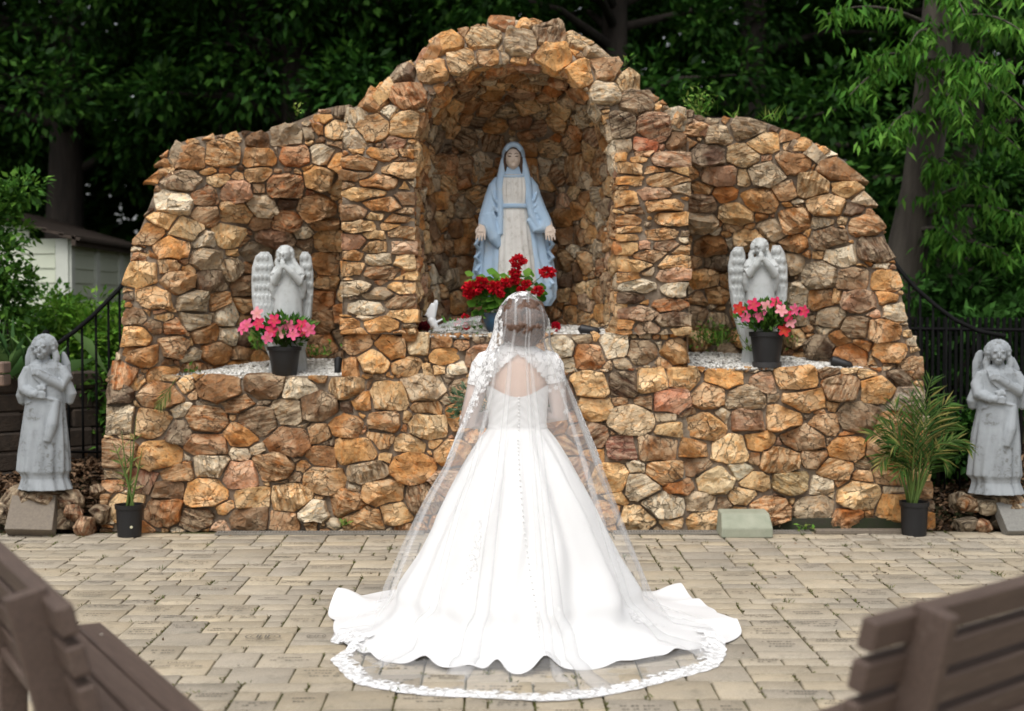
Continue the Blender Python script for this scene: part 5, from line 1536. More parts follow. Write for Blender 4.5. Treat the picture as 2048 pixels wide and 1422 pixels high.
# spotlights
def spotlight(p, aim, label, L=0.11, r=0.030):
    e = empty('garden_spotlight', p); tag(e, label, 'spotlight', 'small black garden spotlights')
    p = Vector(p); a = Vector(aim).normalized(); h = p + Vector((0, 0, .055))
    mb = MB(); mb.tube([h - a * L * .5, h - a * L * .42, h - a * L * .1, h + a * L * .35, h + a * L * .5], [r * .5, r * .75, r * .85, r, r * 1.02], n=18); own(e, mb.build('housing', M['black_plastic'], None, True, 40))
    mb = MB(); mb.tube([h + a * L * .5 , h + a * (L * .5 + .004)], [r * .86, r * .84], n=18); own(e, mb.build('lens', M['lens'], None, True))
    mb = MB(); mb.tube([p - Vector((0, 0, .03)), h], [.008, .009], n=8); own(e, mb.build('stake', M['black_plastic'], None, True))
M['lens'] = simple('lamp_lens', (0.06, 0.065, 0.07), rough=0.1, spec=0.6)
f = Frame(10.2); spotlight((f.p(676, 740).x, 10.2, BEDS['gl'](-1.12, 10.2)), (0.05, 0.25, 1), 'black spotlight standing upright against the pilaster nearer the shed')
f = Frame(10.14); spotlight((f.p(1180, 660).x, 10.14, zc(1180, 10.14) - .02), (-1, 0.2, 0.12), 'black spotlight lying in the niche gravel', .13, .036)
f = Frame(10.16); spotlight((f.p(1684, 715).x, 10.16, BEDS['gr'](2.5, 10.16) - .02), (-1, 0.3, 0.28), 'black spotlight tipped over on the wing gravel near the palm', .14, .036)
mb = MB(); f = Frame(10.14); mb.tube([f.p(1200, 655), f.p(1216, 650), f.p(1232, 628), f.p(1238, 615)], .004, n=6); mb.tube([f.p(1196, 658), f.p(1214, 655), f.p(1228, 636), f.p(1240, 622)], .004, n=6)
tag(mb.build('lamp_cable', M['black_plastic'], None, True), 'thin black cable running up from the spotlight in the niche', 'cable')

# ------------------------------------------------------------------ palms in black pots
def frond(parts, g, base, tip, bow, n, ll, cols, w=0.012, twist=0.0):
    base, tip = Vector(base), Vector(tip); mid = base.lerp(tip, .5) + Vector(bow)
    pts = [(base * (1 - t) ** 2 + mid * 2 * t * (1 - t) + tip * t * t) for t in np.linspace(0, 1, 24)]
    P, D, N, L = [], [], [], []
    for i in range(n):
        t = 0.28 + 0.72 * i / n; k = t * 22; a = int(k); p = pts[a].lerp(pts[a + 1], k - a); tan = (pts[a + 1] - pts[a]).normalized()
        side = tan.cross(Vector((0.15, -0.6, .8))).normalized()
        for s in (-1, 1):
            d = tan * 0.75 + side * s * (0.75 - .3 * t) + Vector((0, 0, -.12)) + Vector(g.normal(size=3) * .07)
            P.append(p); D.append(d); N.append(Vector((0.1, -.5, .8)) + Vector(g.normal(size=3) * .2)); L.append(ll * math.sin(PI * min(.97, .25 + .62 * t)) * (.85 + .3 * g.random()))
    parts.append(leaves_np(P, D, N, np.array(L), w, cols, g, fold=.15, droop=.12, jit=.3))
    return pts
PALM = [(0.055, 0.115, 0.022), (0.035, 0.085, 0.018), (0.085, 0.15, 0.03), (0.22, 0.20, 0.06)]
def potted_palm(Y, px, ytop, ybot, half, fronds, label, seed, bare=False):
    f = Frame(Y); g = np.random.default_rng(seed); c = f.p(px, ybot); c.z = 0.004
    r = empty('potted_palm', c); tag(r, label, 'potted palm')
    h = f.z(ytop) - c.z; pot(r, c, half * .86 * f.s, half * f.s * .98, h, ribs=16)
    M['sticker'] = simple('pale_sticker', (0.6, 0.58, 0.4))
    top = c + Vector((0, 0, h * .9)); parts = []; mb = MB()
    for (tx, ty, td, bx, by, n, ll) in fronds:
        b = top + Vector((0.02 * g.normal(), 0.02 * g.normal(), 0)); tip = f.p(tx, ty, td)
        pts = frond(parts, g, b, tip, (bx * f.s, 0.0, by * f.s), n if bare else int(n * .72), ll * (1 if bare else 1.15), PALM if not bare else [(0.16, 0.20, 0.05), (0.30, 0.27, 0.10), (0.10, 0.16, 0.04)], w=.013 if not bare else .016)
        mb.tube(pts, list(np.linspace(.008 if not bare else .010, .0015, len(pts))), n=6)
    V, F, C = merge(parts); own(r, link('fronds', npmesh('fronds', V, F, False, C), M['leaf'])); own(r, mb.build('stalks', M['stem'], None, True))
    return r, f
potted_palm(9.78, 1828, 1004, 1066, 28, [(1868, 752, 10, -10, 60, 26, .22), (1905, 800, -10, -20, 90, 24, .20), (1925, 850, 20, -10, 110, 22, .18), (1940, 905, -20, 10, 140, 20, .16), (1752, 842, -20, 20, 60, 24, .2), (1722, 868, -30, 10, 90, 22, .17), (1740, 940, -50, 0, 130, 20, .16),
            (1790, 800, 20, 0, 40, 22, .2), (1845, 800, -40, 0, 50, 24, .2), (1775, 960, -60, 5, 110, 16, .14), (1885, 940, -50, 5, 120, 16, .14), (1815, 850, -60, 0, 40, 18, .17), (1860, 880, -60, 10, 60, 18, .16), (1765, 890, -60, 10, 90, 20, .17), (1905, 890, -40, 0, 100, 18, .16), (1830, 780, 40, 10, 20, 20, .19)],
            'bushy green palm in a black pot at the wall end by the dark fence', 51)
rp, f = potted_palm(9.80, 259, 1007, 1067, 27, [(274, 832, -6, 2, 4, 3, .10), (228, 880, -14, 6, 10, 4, .10), (264, 872, -10, 0, 4, 2, .08), (288, 895, -12, 2, 8, 2, .08), (242, 862, 6, -6, 14, 3, .11)],
            'nearly bare yellowing palm in a black pot at the wall end by the plaque', 52, True)
mb = MB(); q = f.p(270, 1050, -27); mb.lathe((0, 0, 0), [(.010, 0), (.010, .002), (.001, .003)], n=12); o = mb.build('sticker', M['sticker']); o.rotation_euler = (R(90), 0, 0); o.location = q + Vector((0, -.005, 0)); own(rp, o)
# loose frond caught in the wall
f = Frame(9.95); g = np.random.default_rng(9); parts = []
pts = frond(parts, g, f.p(352, 758), f.p(312, 818), (0, 0, 0), 9, .10, [(0.17, 0.19, 0.05), (0.24, 0.22, 0.08), (0.09, .13, .03)], w=.013)
V, F, C = merge(parts); fd = empty('palm_frond', f.p(330, 790)); tag(fd, 'short dry palm frond stuck between the stones below the ledge', 'frond')
own(fd, link('leaflets', npmesh('leaflets', V, F, False, C), M['leaf'])); mb = MB(); mb.tube(pts, .003, n=5); own(fd, mb.build('stalk', M['stem'], None, True))

# ------------------------------------------------------------------ plaques, block, drain, kerb
M['plaque'] = simple('brown_granite', (0.20, 0.165, 0.125), (0.15, 0.125, 0.10), scale=60, rough=0.7, bump=.3, bscale=200)
M['plaque_grey'] = simple('grey_granite', (0.22, 0.215, 0.195), (0.17, 0.165, 0.15), scale=60, rough=0.7, bump=.3, bscale=200)
M['mossy'] = simple('mossy_concrete', (0.34, 0.35, 0.27), (0.26, 0.28, 0.21), scale=9, rough=0.9, bump=.4, bscale=90)
def slab(name, corners, Y0, Y1, thick, m, label, cat):
    (a, b, c, d) = corners     # top-left, top-right, bottom-right, bottom-left pixels
    A, B_, C_, D_ = at(*a, Y1), at(*b, Y1), at(*c, Y0), at(*d, Y0)
    n = (B_ - A).cross(D_ - A).normalized(); n = n if n.y < 0 else -n
    me = MB(); back = [p - n * thick for p in (A, B_, C_, D_)]
    bm = bmesh.new(); vs = [bm.verts.new(p) for p in (A, B_, C_, D_, *back)]
    for q in ((0, 1, 2, 3), (7, 6, 5, 4), (0, 4, 5, 1), (1, 5, 6, 2), (2, 6, 7, 3), (3, 7, 4, 0)): bm.faces.new([vs[i] for i in q])
    bmesh.ops.recalc_face_normals(bm, faces=bm.faces[:]); bmesh.ops.bevel(bm, geom=bm.edges[:], offset=.006, segments=2, affect='EDGES', profile=.5)
    mesh = bpy.data.meshes.new(name); bm.to_mesh(mesh); bm.free()
    return tag(link(name, mesh, m), label, cat)
slab('stone_plaque', [(24, 990), (112, 989), (104, 1060), (8, 1058)], 9.74, 9.92, .10, M['plaque'], 'brown granite plaque tilted back below the standing angel', 'plaque')
slab('stone_plaque', [(1992, 1004), (2086, 1004), (2096, 1062), (2016, 1062)], 9.72, 9.90, .10, M['plaque_grey'], 'grey granite plaque leaning on the stones at the picture edge', 'plaque')
f = Frame(9.72); mb = MB()
x0, x1 = f.p(1440, 1070).x, f.p(1543, 1070).x
prof = [(9.66, 0.006), (9.66, 0.075), (9.74, 0.165), (9.90, 0.175), (9.90, 0.006)]
bm = bmesh.new(); L_ = [bm.verts.new((x0 + (.012 if z > .1 else 0), y, z)) for y, z in prof]; R_ = [bm.verts.new((x1 - (.012 if z > .1 else 0), y, z)) for y, z in prof]
bm.faces.new(L_[::-1]); bm.faces.new(R_)
for k in range(5): bm.faces.new((L_[k], L_[(k + 1) % 5], R_[(k + 1) % 5], R_[k]))
bmesh.ops.recalc_face_normals(bm, faces=bm.faces[:]); bmesh.ops.bevel(bm, geom=bm.edges[:], offset=.009, segments=2, affect='EDGES', profile=.5)
mesh = bpy.data.meshes.new('concrete_marker'); bm.to_mesh(mesh); bm.free()
tag(link('concrete_marker', mesh, M['mossy']), 'slanted greenish concrete marker block standing at the wall foot', 'marker block')
M['grate'] = simple('drain_grate', (0.26, 0.24, 0.21), (0.20, 0.18, 0.15), rough=0.7)
M['dark'] = simple('dark_gap', (0.012, 0.010, 0.008), rough=0.9)
for (xa, xb, lab) in ((440, 850, 'slotted drain channel at the wall foot nearer the shed'), (1225, 1615, 'slotted drain channel at the wall foot running behind the concrete marker')):
    a, b = gz(xa, 1064).x, gz(xb, 1064).x; yc = 9.86
    e = empty('drain_channel', ((a + b) / 2, yc, 0)); tag(e, lab, 'drain', 'drain channels along the wall foot')
    mb = MB(); mb.box(((a + b) / 2, yc, .011), (b - a, .085, .004)); own(e, mb.build('trough', M['dark']))
    mb = MB()
    for s in (-1, 1): mb.box(((a + b) / 2, yc + s * .042, .017), (b - a, .012, .014))
    own(e, mb.build('rails', M['grate']))
    mb = MB(); x = a + .01
    while x < b: mb.box((x, yc, .0165), (.009, .072, .010)); x += .020
    o = mb.build('slots', M['grate']); tag(o, kind='stuff'); own(e, o)
a, b = gz(1622, 1064).x, gz(1802, 1064).x
mb = MB(); mb.box(((a + b) / 2, 9.84, .022), (b - a, .07, .034), bevel=.006); tag(mb.build('kerb_strip', M['plaque'], None), 'low tan timber strip at the wall foot beside the palm pot', 'edging')
# footing course on the right
mb = MB(); mb.box(((XB + XL1) / 2, YF + .06, .04), (XL1 - XB - .1, .16, .09)); M['footing'] = simple('mossy_footing', (0.05, 0.045, 0.033), (0.035, 0.045, 0.02), scale=12, rough=.95, bump=.8, bscale=40); o = mb.build('footing', M['footing']); gparent(o)

# ------------------------------------------------------------------ benches
def bench_material():
    t = NT('brown_composite'); v = t.coords('Object', (1, 14, 14))
    n = t.noise(v, 6, 5); n2 = t.noise(t.coords('Object', (3, 60, 60)), 8, 3)
    sc_ = t.noise(t.coords('Object', (1, 3, 3)), 9, 6, .7)
    c = t.mix(t.ramp(n, [(0.3, 0.0), (0.7, 1.0)]), (0.112, 0.078, 0.062), (0.078, 0.054, 0.044)); c = t.mix(t.ramp(sc_, [(.60, 0.0), (.72, .5)]), c, (0.19, 0.155, 0.13))
    t.base(c); t.rough(0.62, 0.3); t.bump(n2, .5, .004)
    return t.m
M['bench'] = bench_material(); M['screw'] = simple('screw_head', (0.45, 0.40, 0.33), rough=0.4)
def bench(origin, ang, label, L=1.55):
    """local x runs along the seat, y towards the sitter's knees, z up; origin = back rail end"""
    r = empty('bench', origin, ang); tag(r, label, 'bench', 'brown slatted benches in the foreground')
    tilt = R(14)
    rotb = Matrix.Rotation(tilt, 3, 'X')
    def pc(name, c, size, rot=None, bev=.006):
        m = MB(); m.box(c, size, rot, bev); return m.build(name, M['bench'], r)
    for k in range(4):                       # back slats, leaning
        h = 0.805 - 0.106 * k; pc('slat', (L / 2, 0.015 + (0.805 - h) * math.tan(tilt) , h), (L, .048, .080), rotb)
    for k in range(4): pc('seat_slat', (L / 2, 0.105 + 0.098 * k, 0.435), (L, .090, .034))
    for x in (0.20, L - 0.20):
        pc('back_post', (x, -0.070 + .155 * .5 , .60), (.045, .11, .52), rotb)
        pc('leg', (x, .10, .215), (.07, .09, .42)); pc('leg', (x, .38, .205), (.07, .09, .40)); pc('rail', (x, .25, .395), (.045, .36, .045))
    m = MB()
    for x in (0.20, L - 0.20):
        for k in range(4): m.lathe((x, 0.105 + 0.098 * k, 0.4525), [(.007, 0), (.006, .002), (.0005, .0025)], n=8)
    o = m.build('screws', M['screw'], r, True); tag(o, kind='stuff')
    for x in (0.20, L - 0.20):
        m = MB(); m.ell((x - .025, -.02, .50), (.006, .012, .012), nu=10, nv=6); m.build('bolt', M['screw'], r, True)
    return r
d1 = Vector((.47, -.88)); nrm1 = Vector((.88, .47))
near = Vector((-1.09, 3.56)); far1 = near - d1 * 1.55
bench((far1.x, far1.y, 0), math.atan2(d1.y, d1.x), 'brown slatted bench at the picture edge on the shed side, its back to the camera')
d2 = Vector((.74, .67))
bench((.905, 3.38, 0), math.atan2(d2.y, d2.x), 'brown slatted bench on the palm side, its back to the camera', 1.7)

# bouquet in the bride's hands
g = np.random.default_rng(6); cb = Vector((BX - .10, BY + .30, 1.09)) if 'BX' in globals() else Vector((0, 7, 1))
bo = empty('bouquet', cb); tag(bo, 'leafy bouquet held in front of the bride, greenery showing at her elbow', 'bouquet')
n = 700; d = rnd_dirs(g, n); P = np.array(cb) + d * np.array([.250, .14, .14]) * (0.35 + .65 * g.random((n, 1)) ** .6)
keep = (P[:, 1] > BY + .13); P, d = P[keep], d[keep]; n = len(P)
v = leaves_np(P, d + .5 * rnd_dirs(g, n), rnd_dirs(g, n), .028 + .02 * g.random(n), .016 + .01 * g.random(n), [(0.10, 0.15, 0.09), (0.16, 0.21, 0.13), (0.06, .11, .05), (0.22, .25, .14)], g)
own(bo, link('greenery', npmesh('greenery', *v[:2], False, v[2]), M['leaf']))
for k in range(9):
    a = g.random() * 6.28; p = cb + Vector((.13 * math.cos(a), .05 + .05 * g.random(), .09 * math.sin(a))); n = 40; d = rnd_dirs(g, n)
    v = leaves_np(np.array(p) + d * .015, d + .3 * rnd_dirs(g, n), d[::-1], .03, .03, [(0.75, .72, .66), (0.7, .62, .58)], g, fold=.3); own(bo, link('bloom', npmesh('bloom', *v[:2], False, v[2]), M['petal']))
mb = MB(); mb.tube([cb + Vector((.05, 0, -.03)), cb + Vector((.06, -.02, -.22))], [.02, .025], n=12); own(bo, mb.build('stems', M['stem'], None, True))
# ------------------------------------------------------------------ surroundings: shed, walls, railings
M['siding'] = simple('vinyl_siding', (0.62, 0.655, 0.52), (0.57, 0.605, 0.48), scale=3, rough=0.5)
M['shed_trim'] = simple('shed_trim', (0.66, 0.68, 0.60), (0.60, 0.62, 0.55), rough=0.5)
M['shingle'] = simple('brown_shingle', (0.070, 0.052, 0.040), (0.040, 0.030, 0.024), scale=30, rough=0.9, bump=.6)
sc0 = at(136, 520, 14.0); SX, SY = sc0.x, 14.0; ze = at(136, 478, 14).z; zg = 0.4
shed = empty('garden_shed', (SX, SY, zg)); tag(shed, 'pale garden shed with horizontal siding and brown shingle roof behind the shrub', 'shed')
SW, SL = 2.6, 3.2; zr = ze + 0.34
def shed_piece(name, mb, m): own(shed, mb.build(name, m))
mb = MB(); mb.box((SX - SW / 2, SY + SL / 2, (zg + ze) / 2), (SW - .06, SL - .06, ze - zg)); shed_piece('wall', mb, M['siding'])
# gable boards (facing the camera) and side boards
nb = 13; bh = (ze - zg) / nb
for k in range(nb):
    z = zg + bh * (k + .5); rot = Matrix.Rotation(R(-5), 3, 'X')
    mb = MB(); mb.box((SX - SW / 2, SY - .005, z), (SW - .24, .020, bh * 1.02), rot); shed_piece('siding_board', mb, M['siding'])
    rot = Matrix.Rotation(R(-5), 3, 'Y')
    for (a, b) in ((.12, .86), (1.02, 1.80), (1.96, 3.08)):
        mb = MB(); mb.box((SX + .002, SY + (a + b) / 2, z), (.020, b - a, bh * 1.02), rot); shed_piece('siding_board', mb, M['siding'])
for k in range(2):
    z = ze + bh * (k + .5); w = (SW - .2) * (1 - (k + .6) / 2.6)
    mb = MB(); mb.box((SX - SW / 2, SY + .01, z), (w, .02, bh * 1.02), Matrix.Rotation(R(-5), 3, 'X')); shed_piece('siding_board', mb, M['siding'])
for (x, y, sx, sy) in ((SX - .05, SY - .012, .12, .05), (SX + .012, SY + .05, .05, .12), (SX + .012, SY + .94, .05, .14), (SX + .012, SY + 1.88, .05, .14), (SX + .012, SY + SL - .06, .05, .12), (SX - SW + .06, SY - .012, .12, .05)):
    mb = MB(); mb.box((x, y, (zg + ze) / 2), (sx, sy, ze - zg)); shed_piece('trim_post', mb, M['shed_trim'])
sl = math.atan2(zr - ze, SW / 2)
for s in (-1, 1):
    mb = MB(); n = 9
    for k in range(n):
        t0 = k / n; wd = (SW / 2 + .14) / math.cos(sl) / n
        xm = SX - SW / 2 + s * (SW / 2 + .14) * (1 - t0 - .5 / n); zm = ze - .06 + (zr - ze + .08) * (t0 + .5 / n) + .05
        mb.box((xm, SY + SL / 2, zm), (wd * 1.25, SL + .3, .03), Matrix.Rotation(s * (sl - .05), 3, 'Y'))
    shed_piece('roof', mb, M['shingle'])
mb = MB(); mb.box((SX - .0 + .10, SY + SL / 2, ze - .02), (.04, SL + .3, .10)); shed_piece('fascia', mb, M['shingle'])

# retaining wall of dark blocks
M['block'] = simple('dark_block', (0.065, 0.048, 0.036), (0.040, 0.032, 0.026), scale=14, rough=0.95, bump=.8, bscale=50, dist=.01)
M['cap_block'] = simple('brown_block', (0.22, 0.15, 0.11), (0.16, 0.11, 0.085), scale=14, rough=0.9, bump=.5)
rw = empty('block_wall', (-3.6, 10.6, 0)); tag(rw, 'low retaining wall of dark rough blocks beside the railing', 'wall')
A = Vector((-4.9, 9.95)); B_ = Vector((-2.55, 12.2)); dirv = (B_ - A).normalized(); ang = math.atan2(dirv.y, dirv.x); Lw = (B_ - A).length
g = np.random.default_rng(17); hh = 0.150; bmesh_cache = []
for k in range(3):
    m = MB(); m.box((0, 0, 0), (.395, .25, hh - .008), None, .014); me = m.mesh('block'); me.materials.append(M['block'])
    for v in me.vertices: v.co += Vector(g.normal(size=3) * .004)
    bmesh_cache.append(me)
for row in range(7):
    x = -(row % 2) * .2
    while x < Lw:
        c = A + dirv * (x + .2); o = link('block', bmesh_cache[g.integers(0, 3)]); o.location = (c.x + .004 * g.normal(), c.y + .014 * row + .006 * g.normal(), .02 + hh * (row + .5)); o.rotation_euler = (0, 0, ang + .015 * g.normal()); own(rw, o); x += .40
f = Frame(9.9)
for (py, nm) in ((735, 'upper'), (760, 'lower')):
    m = MB(); m.box((0, 0, 0), (.20, .16, .078), None, .010); o = m.build('coping_block', M['cap_block']); o.location = f.p(-14, py); tag(o, {'upper': 'upper of two brown blocks stacked on the dark wall at the picture edge', 'lower': 'lower of two brown blocks stacked on the dark wall at the picture edge'}[nm], 'block')

# railings
M['iron'] = simple('black_iron', (0.006, 0.006, 0.0065), (0.008, 0.008, 0.008), rough=0.8, spec=0.1)
def railing(pts, Y0, Y1, ybot, n, label, post=None, bars=True):
    P = []
    for i, (x, y) in enumerate(pts): P.append(at(x, y, lerp(Y0, Y1, i / (len(pts) - 1))))
    r = empty('railing', (P[0].x, P[0].y, 0)); tag(r, label, 'railing')
    m = MB(); m.tube(P, .017, n=8); own(r, m.build('handrail', M['iron'], None, True))
    for k in range(n):
        q = poly_at(P, (k + .5) / n); m = MB(); zb = at(1000, ybot, q.y).z; m.tube([(q.x, q.y, zb), (q.x, q.y, q.z)], .0095, n=6); own(r, m.build('baluster', M['iron'], None, True))
    lo = [Vector((p.x, p.y, at(1000, ybot - 12, p.y).z)) for p in P]; m = MB(); m.tube(lo, .011, n=6); own(r, m.build('bottom_rail', M['iron'], None, True))
    if post:
        q = at(post[0], post[1], Y0); m = MB(); m.tube([(q.x, q.y, 0.1), (q.x, q.y, q.z)], .020, n=8); own(r, m.build('post', M['iron'], None, True)); m = MB(); m.ell((q.x, q.y, q.z + .02), .026); own(r, m.build('finial', M['iron'], None, True))
    return r
railing([(96, 696), (120, 684), (150, 662), (185, 632), (215, 602), (240, 576), (262, 545), (285, 510)], 10.25, 11.3, 915, 8, 'black iron stair railing beside the shed side of the grotto', (92, 672))
railing([(1770, 500), (1800, 540), (1830, 575), (1870, 610), (1910, 640), (1960, 663), (2010, 672)], 11.4, 10.5, 1000, 9, 'black iron stair railing on the palm side of the grotto')
fe = empty('picket_fence', (4.3, 11.6, 0)); tag(fe, 'dark iron picket fence behind the potted palm and angel', 'fence')
fa, fb = at(1820, 660, 11.9), at(2120, 655, 11.2)
for k in range(26):
    q = fa.lerp(fb, k / 25); m = MB(); m.box((q.x, q.y, .75), (.022, .022, 1.5)); own(fe, m.build('picket', M['iron']))
for z in (.25, 1.40): m = MB(); m.tube([(fa.x, fa.y, z), (fb.x, fb.y, z)], .018, n=6); own(fe, m.build('rail', M['iron']))

# ------------------------------------------------------------------ rocks, litter
def rock(par, c, r, tint, seed, name='rock'):
    g = np.random.default_rng(seed); bm = bmesh.new(); bmesh.ops.create_icosphere(bm, subdivisions=3, radius=1.0)
    off = Vector(g.random(3) * 40); pl = [(Vector(rnd_dirs(g, 1)[0]), .55 + .3 * g.random()) for _ in range(7)]
    V = []
    for v in bm.verts:
        p = v.co.copy()
        for n, d in pl:
            k = p.dot(n)
            if k > d: p -= n * (k - d)
        p += p.normalized() * (.12 * mnoise.noise(p * 2.2 + off) + .05 * mnoise.noise(p * 6 + off)); V.append((p.x * r[0], p.y * r[1], p.z * r[2]))
    F = [tuple(v.index for v in f.verts) for f in bm.faces]; bm.free(); V = np.array(V)
    me = npmesh(name, V, np.array(F), True, np.tile(np.array(srgb(*tint)), (len(V), 1)), V + np.array(off)); me.set_sharp_from_angle(angle=R(28))
    o = link(name, me, M['stone']); o.location = c; o.rotation_euler = (0, 0, g.random() * 6); own(par, o); return o
ped = empty('rock_pedestal', at(90, 1000, 9.98)); tag(ped, 'rough brown stones under the standing angel beside the brown plaque', 'stones')
f = Frame(9.97)
for i, (px, py, d, rx, ry, rz, tn) in enumerate([(92, 1000, 20, .20, .18, .11, (110, 84, 62)), (40, 1000, 10, .15, .14, .11, (92, 74, 58)), (145, 1000, 0, .10, .10, .08, (100, 76, 56)), (152, 1022, -14, .10, .08, .07, (150, 100, 66)), (178, 1048, -22, .11, .08, .085, (146, 94, 56)), (118, 1040, 10, .16, .14, .10, (84, 66, 50)), (200, 1030, 10, .10, .10, .07, (98, 74, 54)), (10, 1030, 12, .14, .12, .12, (76, 60, 48)), (190, 985, 30, .08, .08, .06, (112, 82, 58))]):
    rock(ped, f.p(px, py, d), (rx, ry, rz), tn, 100 + i)
ped = empty('rock_pedestal', at(1990, 1010, 9.98)); tag(ped, 'rough mossy stones under the standing angel beside the palm', 'stones')
for i, (px, py, d, rx, ry, rz, tn) in enumerate([(1990, 1012, 22, .24, .2, .09, (116, 100, 80)), (1935, 1010, 4, .10, .09, .075, (150, 110, 70)), (1968, 1012, -8, .10, .08, .065, (112, 106, 94)), (1920, 1004, 14, .09, .09, .07, (106, 96, 84)), (1965, 1050, -12, .085, .07, .055, (150, 98, 60)), (1930, 1048, 0, .10, .08, .07, (92, 86, 78)), (2010, 1040, 6, .12, .1, .08, (90, 84, 74)), (2025, 1000, 2, .10, .09, .05, (150, 112, 66))]):
    rock(ped, f.p(px, py, d), (rx, ry, rz), tn, 140 + i)
def litter(name, label, x0, x1, y0, y1, n, seed, cols, L=.06):
    g = np.random.default_rng(seed); X = x0 + (x1 - x0) * g.random(n); Y = y0 + (y1 - y0) * g.random(n)
    P = np.array([(x, y, ground_z(x, y) + .012 + .03 * g.random()) for x, y in zip(X, Y)]); D = rnd_dirs(g, n) * np.array([1, 1, .35]); N = np.array([0, 0, 1]) + .6 * rnd_dirs(g, n)
    v = leaves_np(P, D, N, L * (.6 + .8 * g.random(n)), L * .6 * (.6 + .8 * g.random(n)), cols, g, fold=.25, jit=.4)
    tag(link(name, npmesh(name, *v[:2], False, v[2]), M['litter']), label, 'leaf litter', kind='stuff')
M['litter'] = tinted('dead_leaf', .9, .1)
BRN = [(0.16, .095, .055), (0.10, .06, .035), (0.22, .14, .085), (0.06, .04, .028)]
litter('leaf_litter', 'dead brown leaves on the bank below the railing', -4.1, -2.72, 10.02, 11.6, 3800, 61, BRN)
litter('leaf_litter', 'dead brown leaves on the ground under the picket fence', 3.1, 4.7, 10.0, 11.9, 3400, 62, BRN)

# ------------------------------------------------------------------ weeds
def tuft(parts, g, c, n, h, sp, cols, w=.006):
    P = np.tile(np.array(c), (n, 1)) + np.stack([g.normal(size=n) * sp * .3, g.normal(size=n) * sp * .3, np.zeros(n)], 1)
    D = np.stack([g.normal(size=n) * .45, g.normal(size=n) * .45, .6 + .4 * g.random(n)], 1)
    parts.append(leaves_np(P, D, rnd_dirs(g, n), h * (.5 + .7 * g.random(n)), w, cols, g, fold=.1, droop=.12))
WG = [(0.10, 0.24, 0.03), (0.07, 0.18, 0.025), (0.16, 0.30, 0.05), (0.20, .26, .06)]
g = np.random.default_rng(71); parts = []
joints = [c for (sh, c, w, d, hid) in items if sh > 0]
for c_, w_, d_ in [(c, w, d) for (sh, c, w, d, hid) in items if sh > 0]:
    if g.random() < .20:
        s = 1 if g.random() < .5 else -1
        tuft(parts, g, (c_.x + s * w_ / 2, c_.y + (g.random() - .5) * d_, 0.002), int(4 + 9 * g.random()), .020 + .022 * g.random(), .05, [(0.13, .16, .045), (0.09, .12, .03), (0.20, .19, .08)], .005)
    if g.random() < .35:
        n = int(6 + 10 * g.random()); P = np.array([(c_.x + w_ / 2 + .002 * g.normal(), c_.y + (q - .5) * d_, .003) for q in g.random(n)])
        parts.append(leaves_np(P, rnd_dirs(g, n) * np.array([1, 1, .5]) + np.array([0, 0, .2]), rnd_dirs(g, n), .012 + .01 * g.random(n), .008, [(0.10, .10, .03), (0.08, .06, .03), (0.12, .14, .03)], g))
n = 170; X_ = -3.6 + 7.4 * g.random(n); Y_ = 5.2 + 4.6 * g.random(n) ** .6
parts.append(leaves_np(np.stack([X_, Y_, np.full(n, .016)], 1), rnd_dirs(g, n) * np.array([1, 1, .25]), np.array([0, 0, 1]) + .5 * rnd_dirs(g, n), .012 + .02 * g.random(n), .012, [(0.10, .06, .03), (0.05, .035, .02), (0.18, .10, .05)], g, fold=.3))
V, F, C = merge(parts); tag(link('joint_weeds', npmesh('joint_weeds', V, F, False, C), M['leaf']), 'sparse weeds and moss in the paver joints', 'weeds', kind='stuff')
def weed(px, py, Y, n, h, sp, label, broad=0, z=None, lw=.03):
    g = np.random.default_rng(int(px * 7 + py)); p = at(px, py, Y)
    if z is not None: p.z = z
    parts = []
    if n: tuft(parts, g, p, n, h, sp, WG, .010)
    if broad:
        P = np.array(p) + g.normal(size=(broad, 3)) * np.array([sp * .45, sp * .3, h * .28]) + np.array([0, 0, h * .45])
        parts.append(leaves_np(P, rnd_dirs(g, broad) + np.array([0, -.3, .2]), np.array([0, -.5, 1]) + .5 * rnd_dirs(g, broad), lw * 1.5 * (.6 + .7 * g.random(broad)), lw * .8, WG, g))
        m = MB(); 
        for k in range(5): q = P[g.integers(0, broad)]; m.tube([p, p.lerp(Vector(q), .5) + Vector((0, 0, .01)), q], [.003, .0025, .002], n=5)
    e = empty('weed', p); tag(e, label, 'weed', 'weeds growing on the grotto'); V, F, C = merge(parts); own(e, link('leaves', npmesh('leaves', V, F, False, C), M['leaf']))
    if broad: own(e, m.build('stems', M['stem'], None, True))
weed(594, 232, 10.6, 0, .09, .05, 'tiny bright green sprout on top of the wing nearer the shed', 14)
weed(1400, 232, 10.7, 26, .22, .14, 'tall leafy green weed on top of the wing by the arch shoulder', 110)
weed(1545, 243, 10.65, 26, .17, .18, 'arching grass tuft on top of the wing nearer the palm', 0)
weed(1250, 132, 10.4, 0, .10, .08, 'green sprout on the sloping shoulder of the arch', 12)
weed(1468, 238, 10.65, 10, .12, .07, 'thin grass blades between the leafy weed and the grass tuft', 0)
weed(1425, 690, 10.75, 40, .17, .22, 'feathery green weed on gravel behind the angel with spread wings', 150, None, .022)
weed(1500, 702, 10.25, 16, .08, .08, 'small weed at the saucer edge on the gravel', 10)
weed(1600, 690, 10.6, 18, .13, .22, 'loose grassy weed on the gravel right of the pink flowers', 16)
weed(632, 712, 10.5, 26, .10, .22, 'low green weed between the angel and the upright spotlight', 50, None, .022)
weed(515, 700, 10.4, 4, .12, .10, 'broad-leaved green weed left of the black pot on the gravel', 14, None, .06)
weed(385, 745, 10.2, 8, .05, .06, 'tiny pale weed at the outer end of the gravel bed', 8)
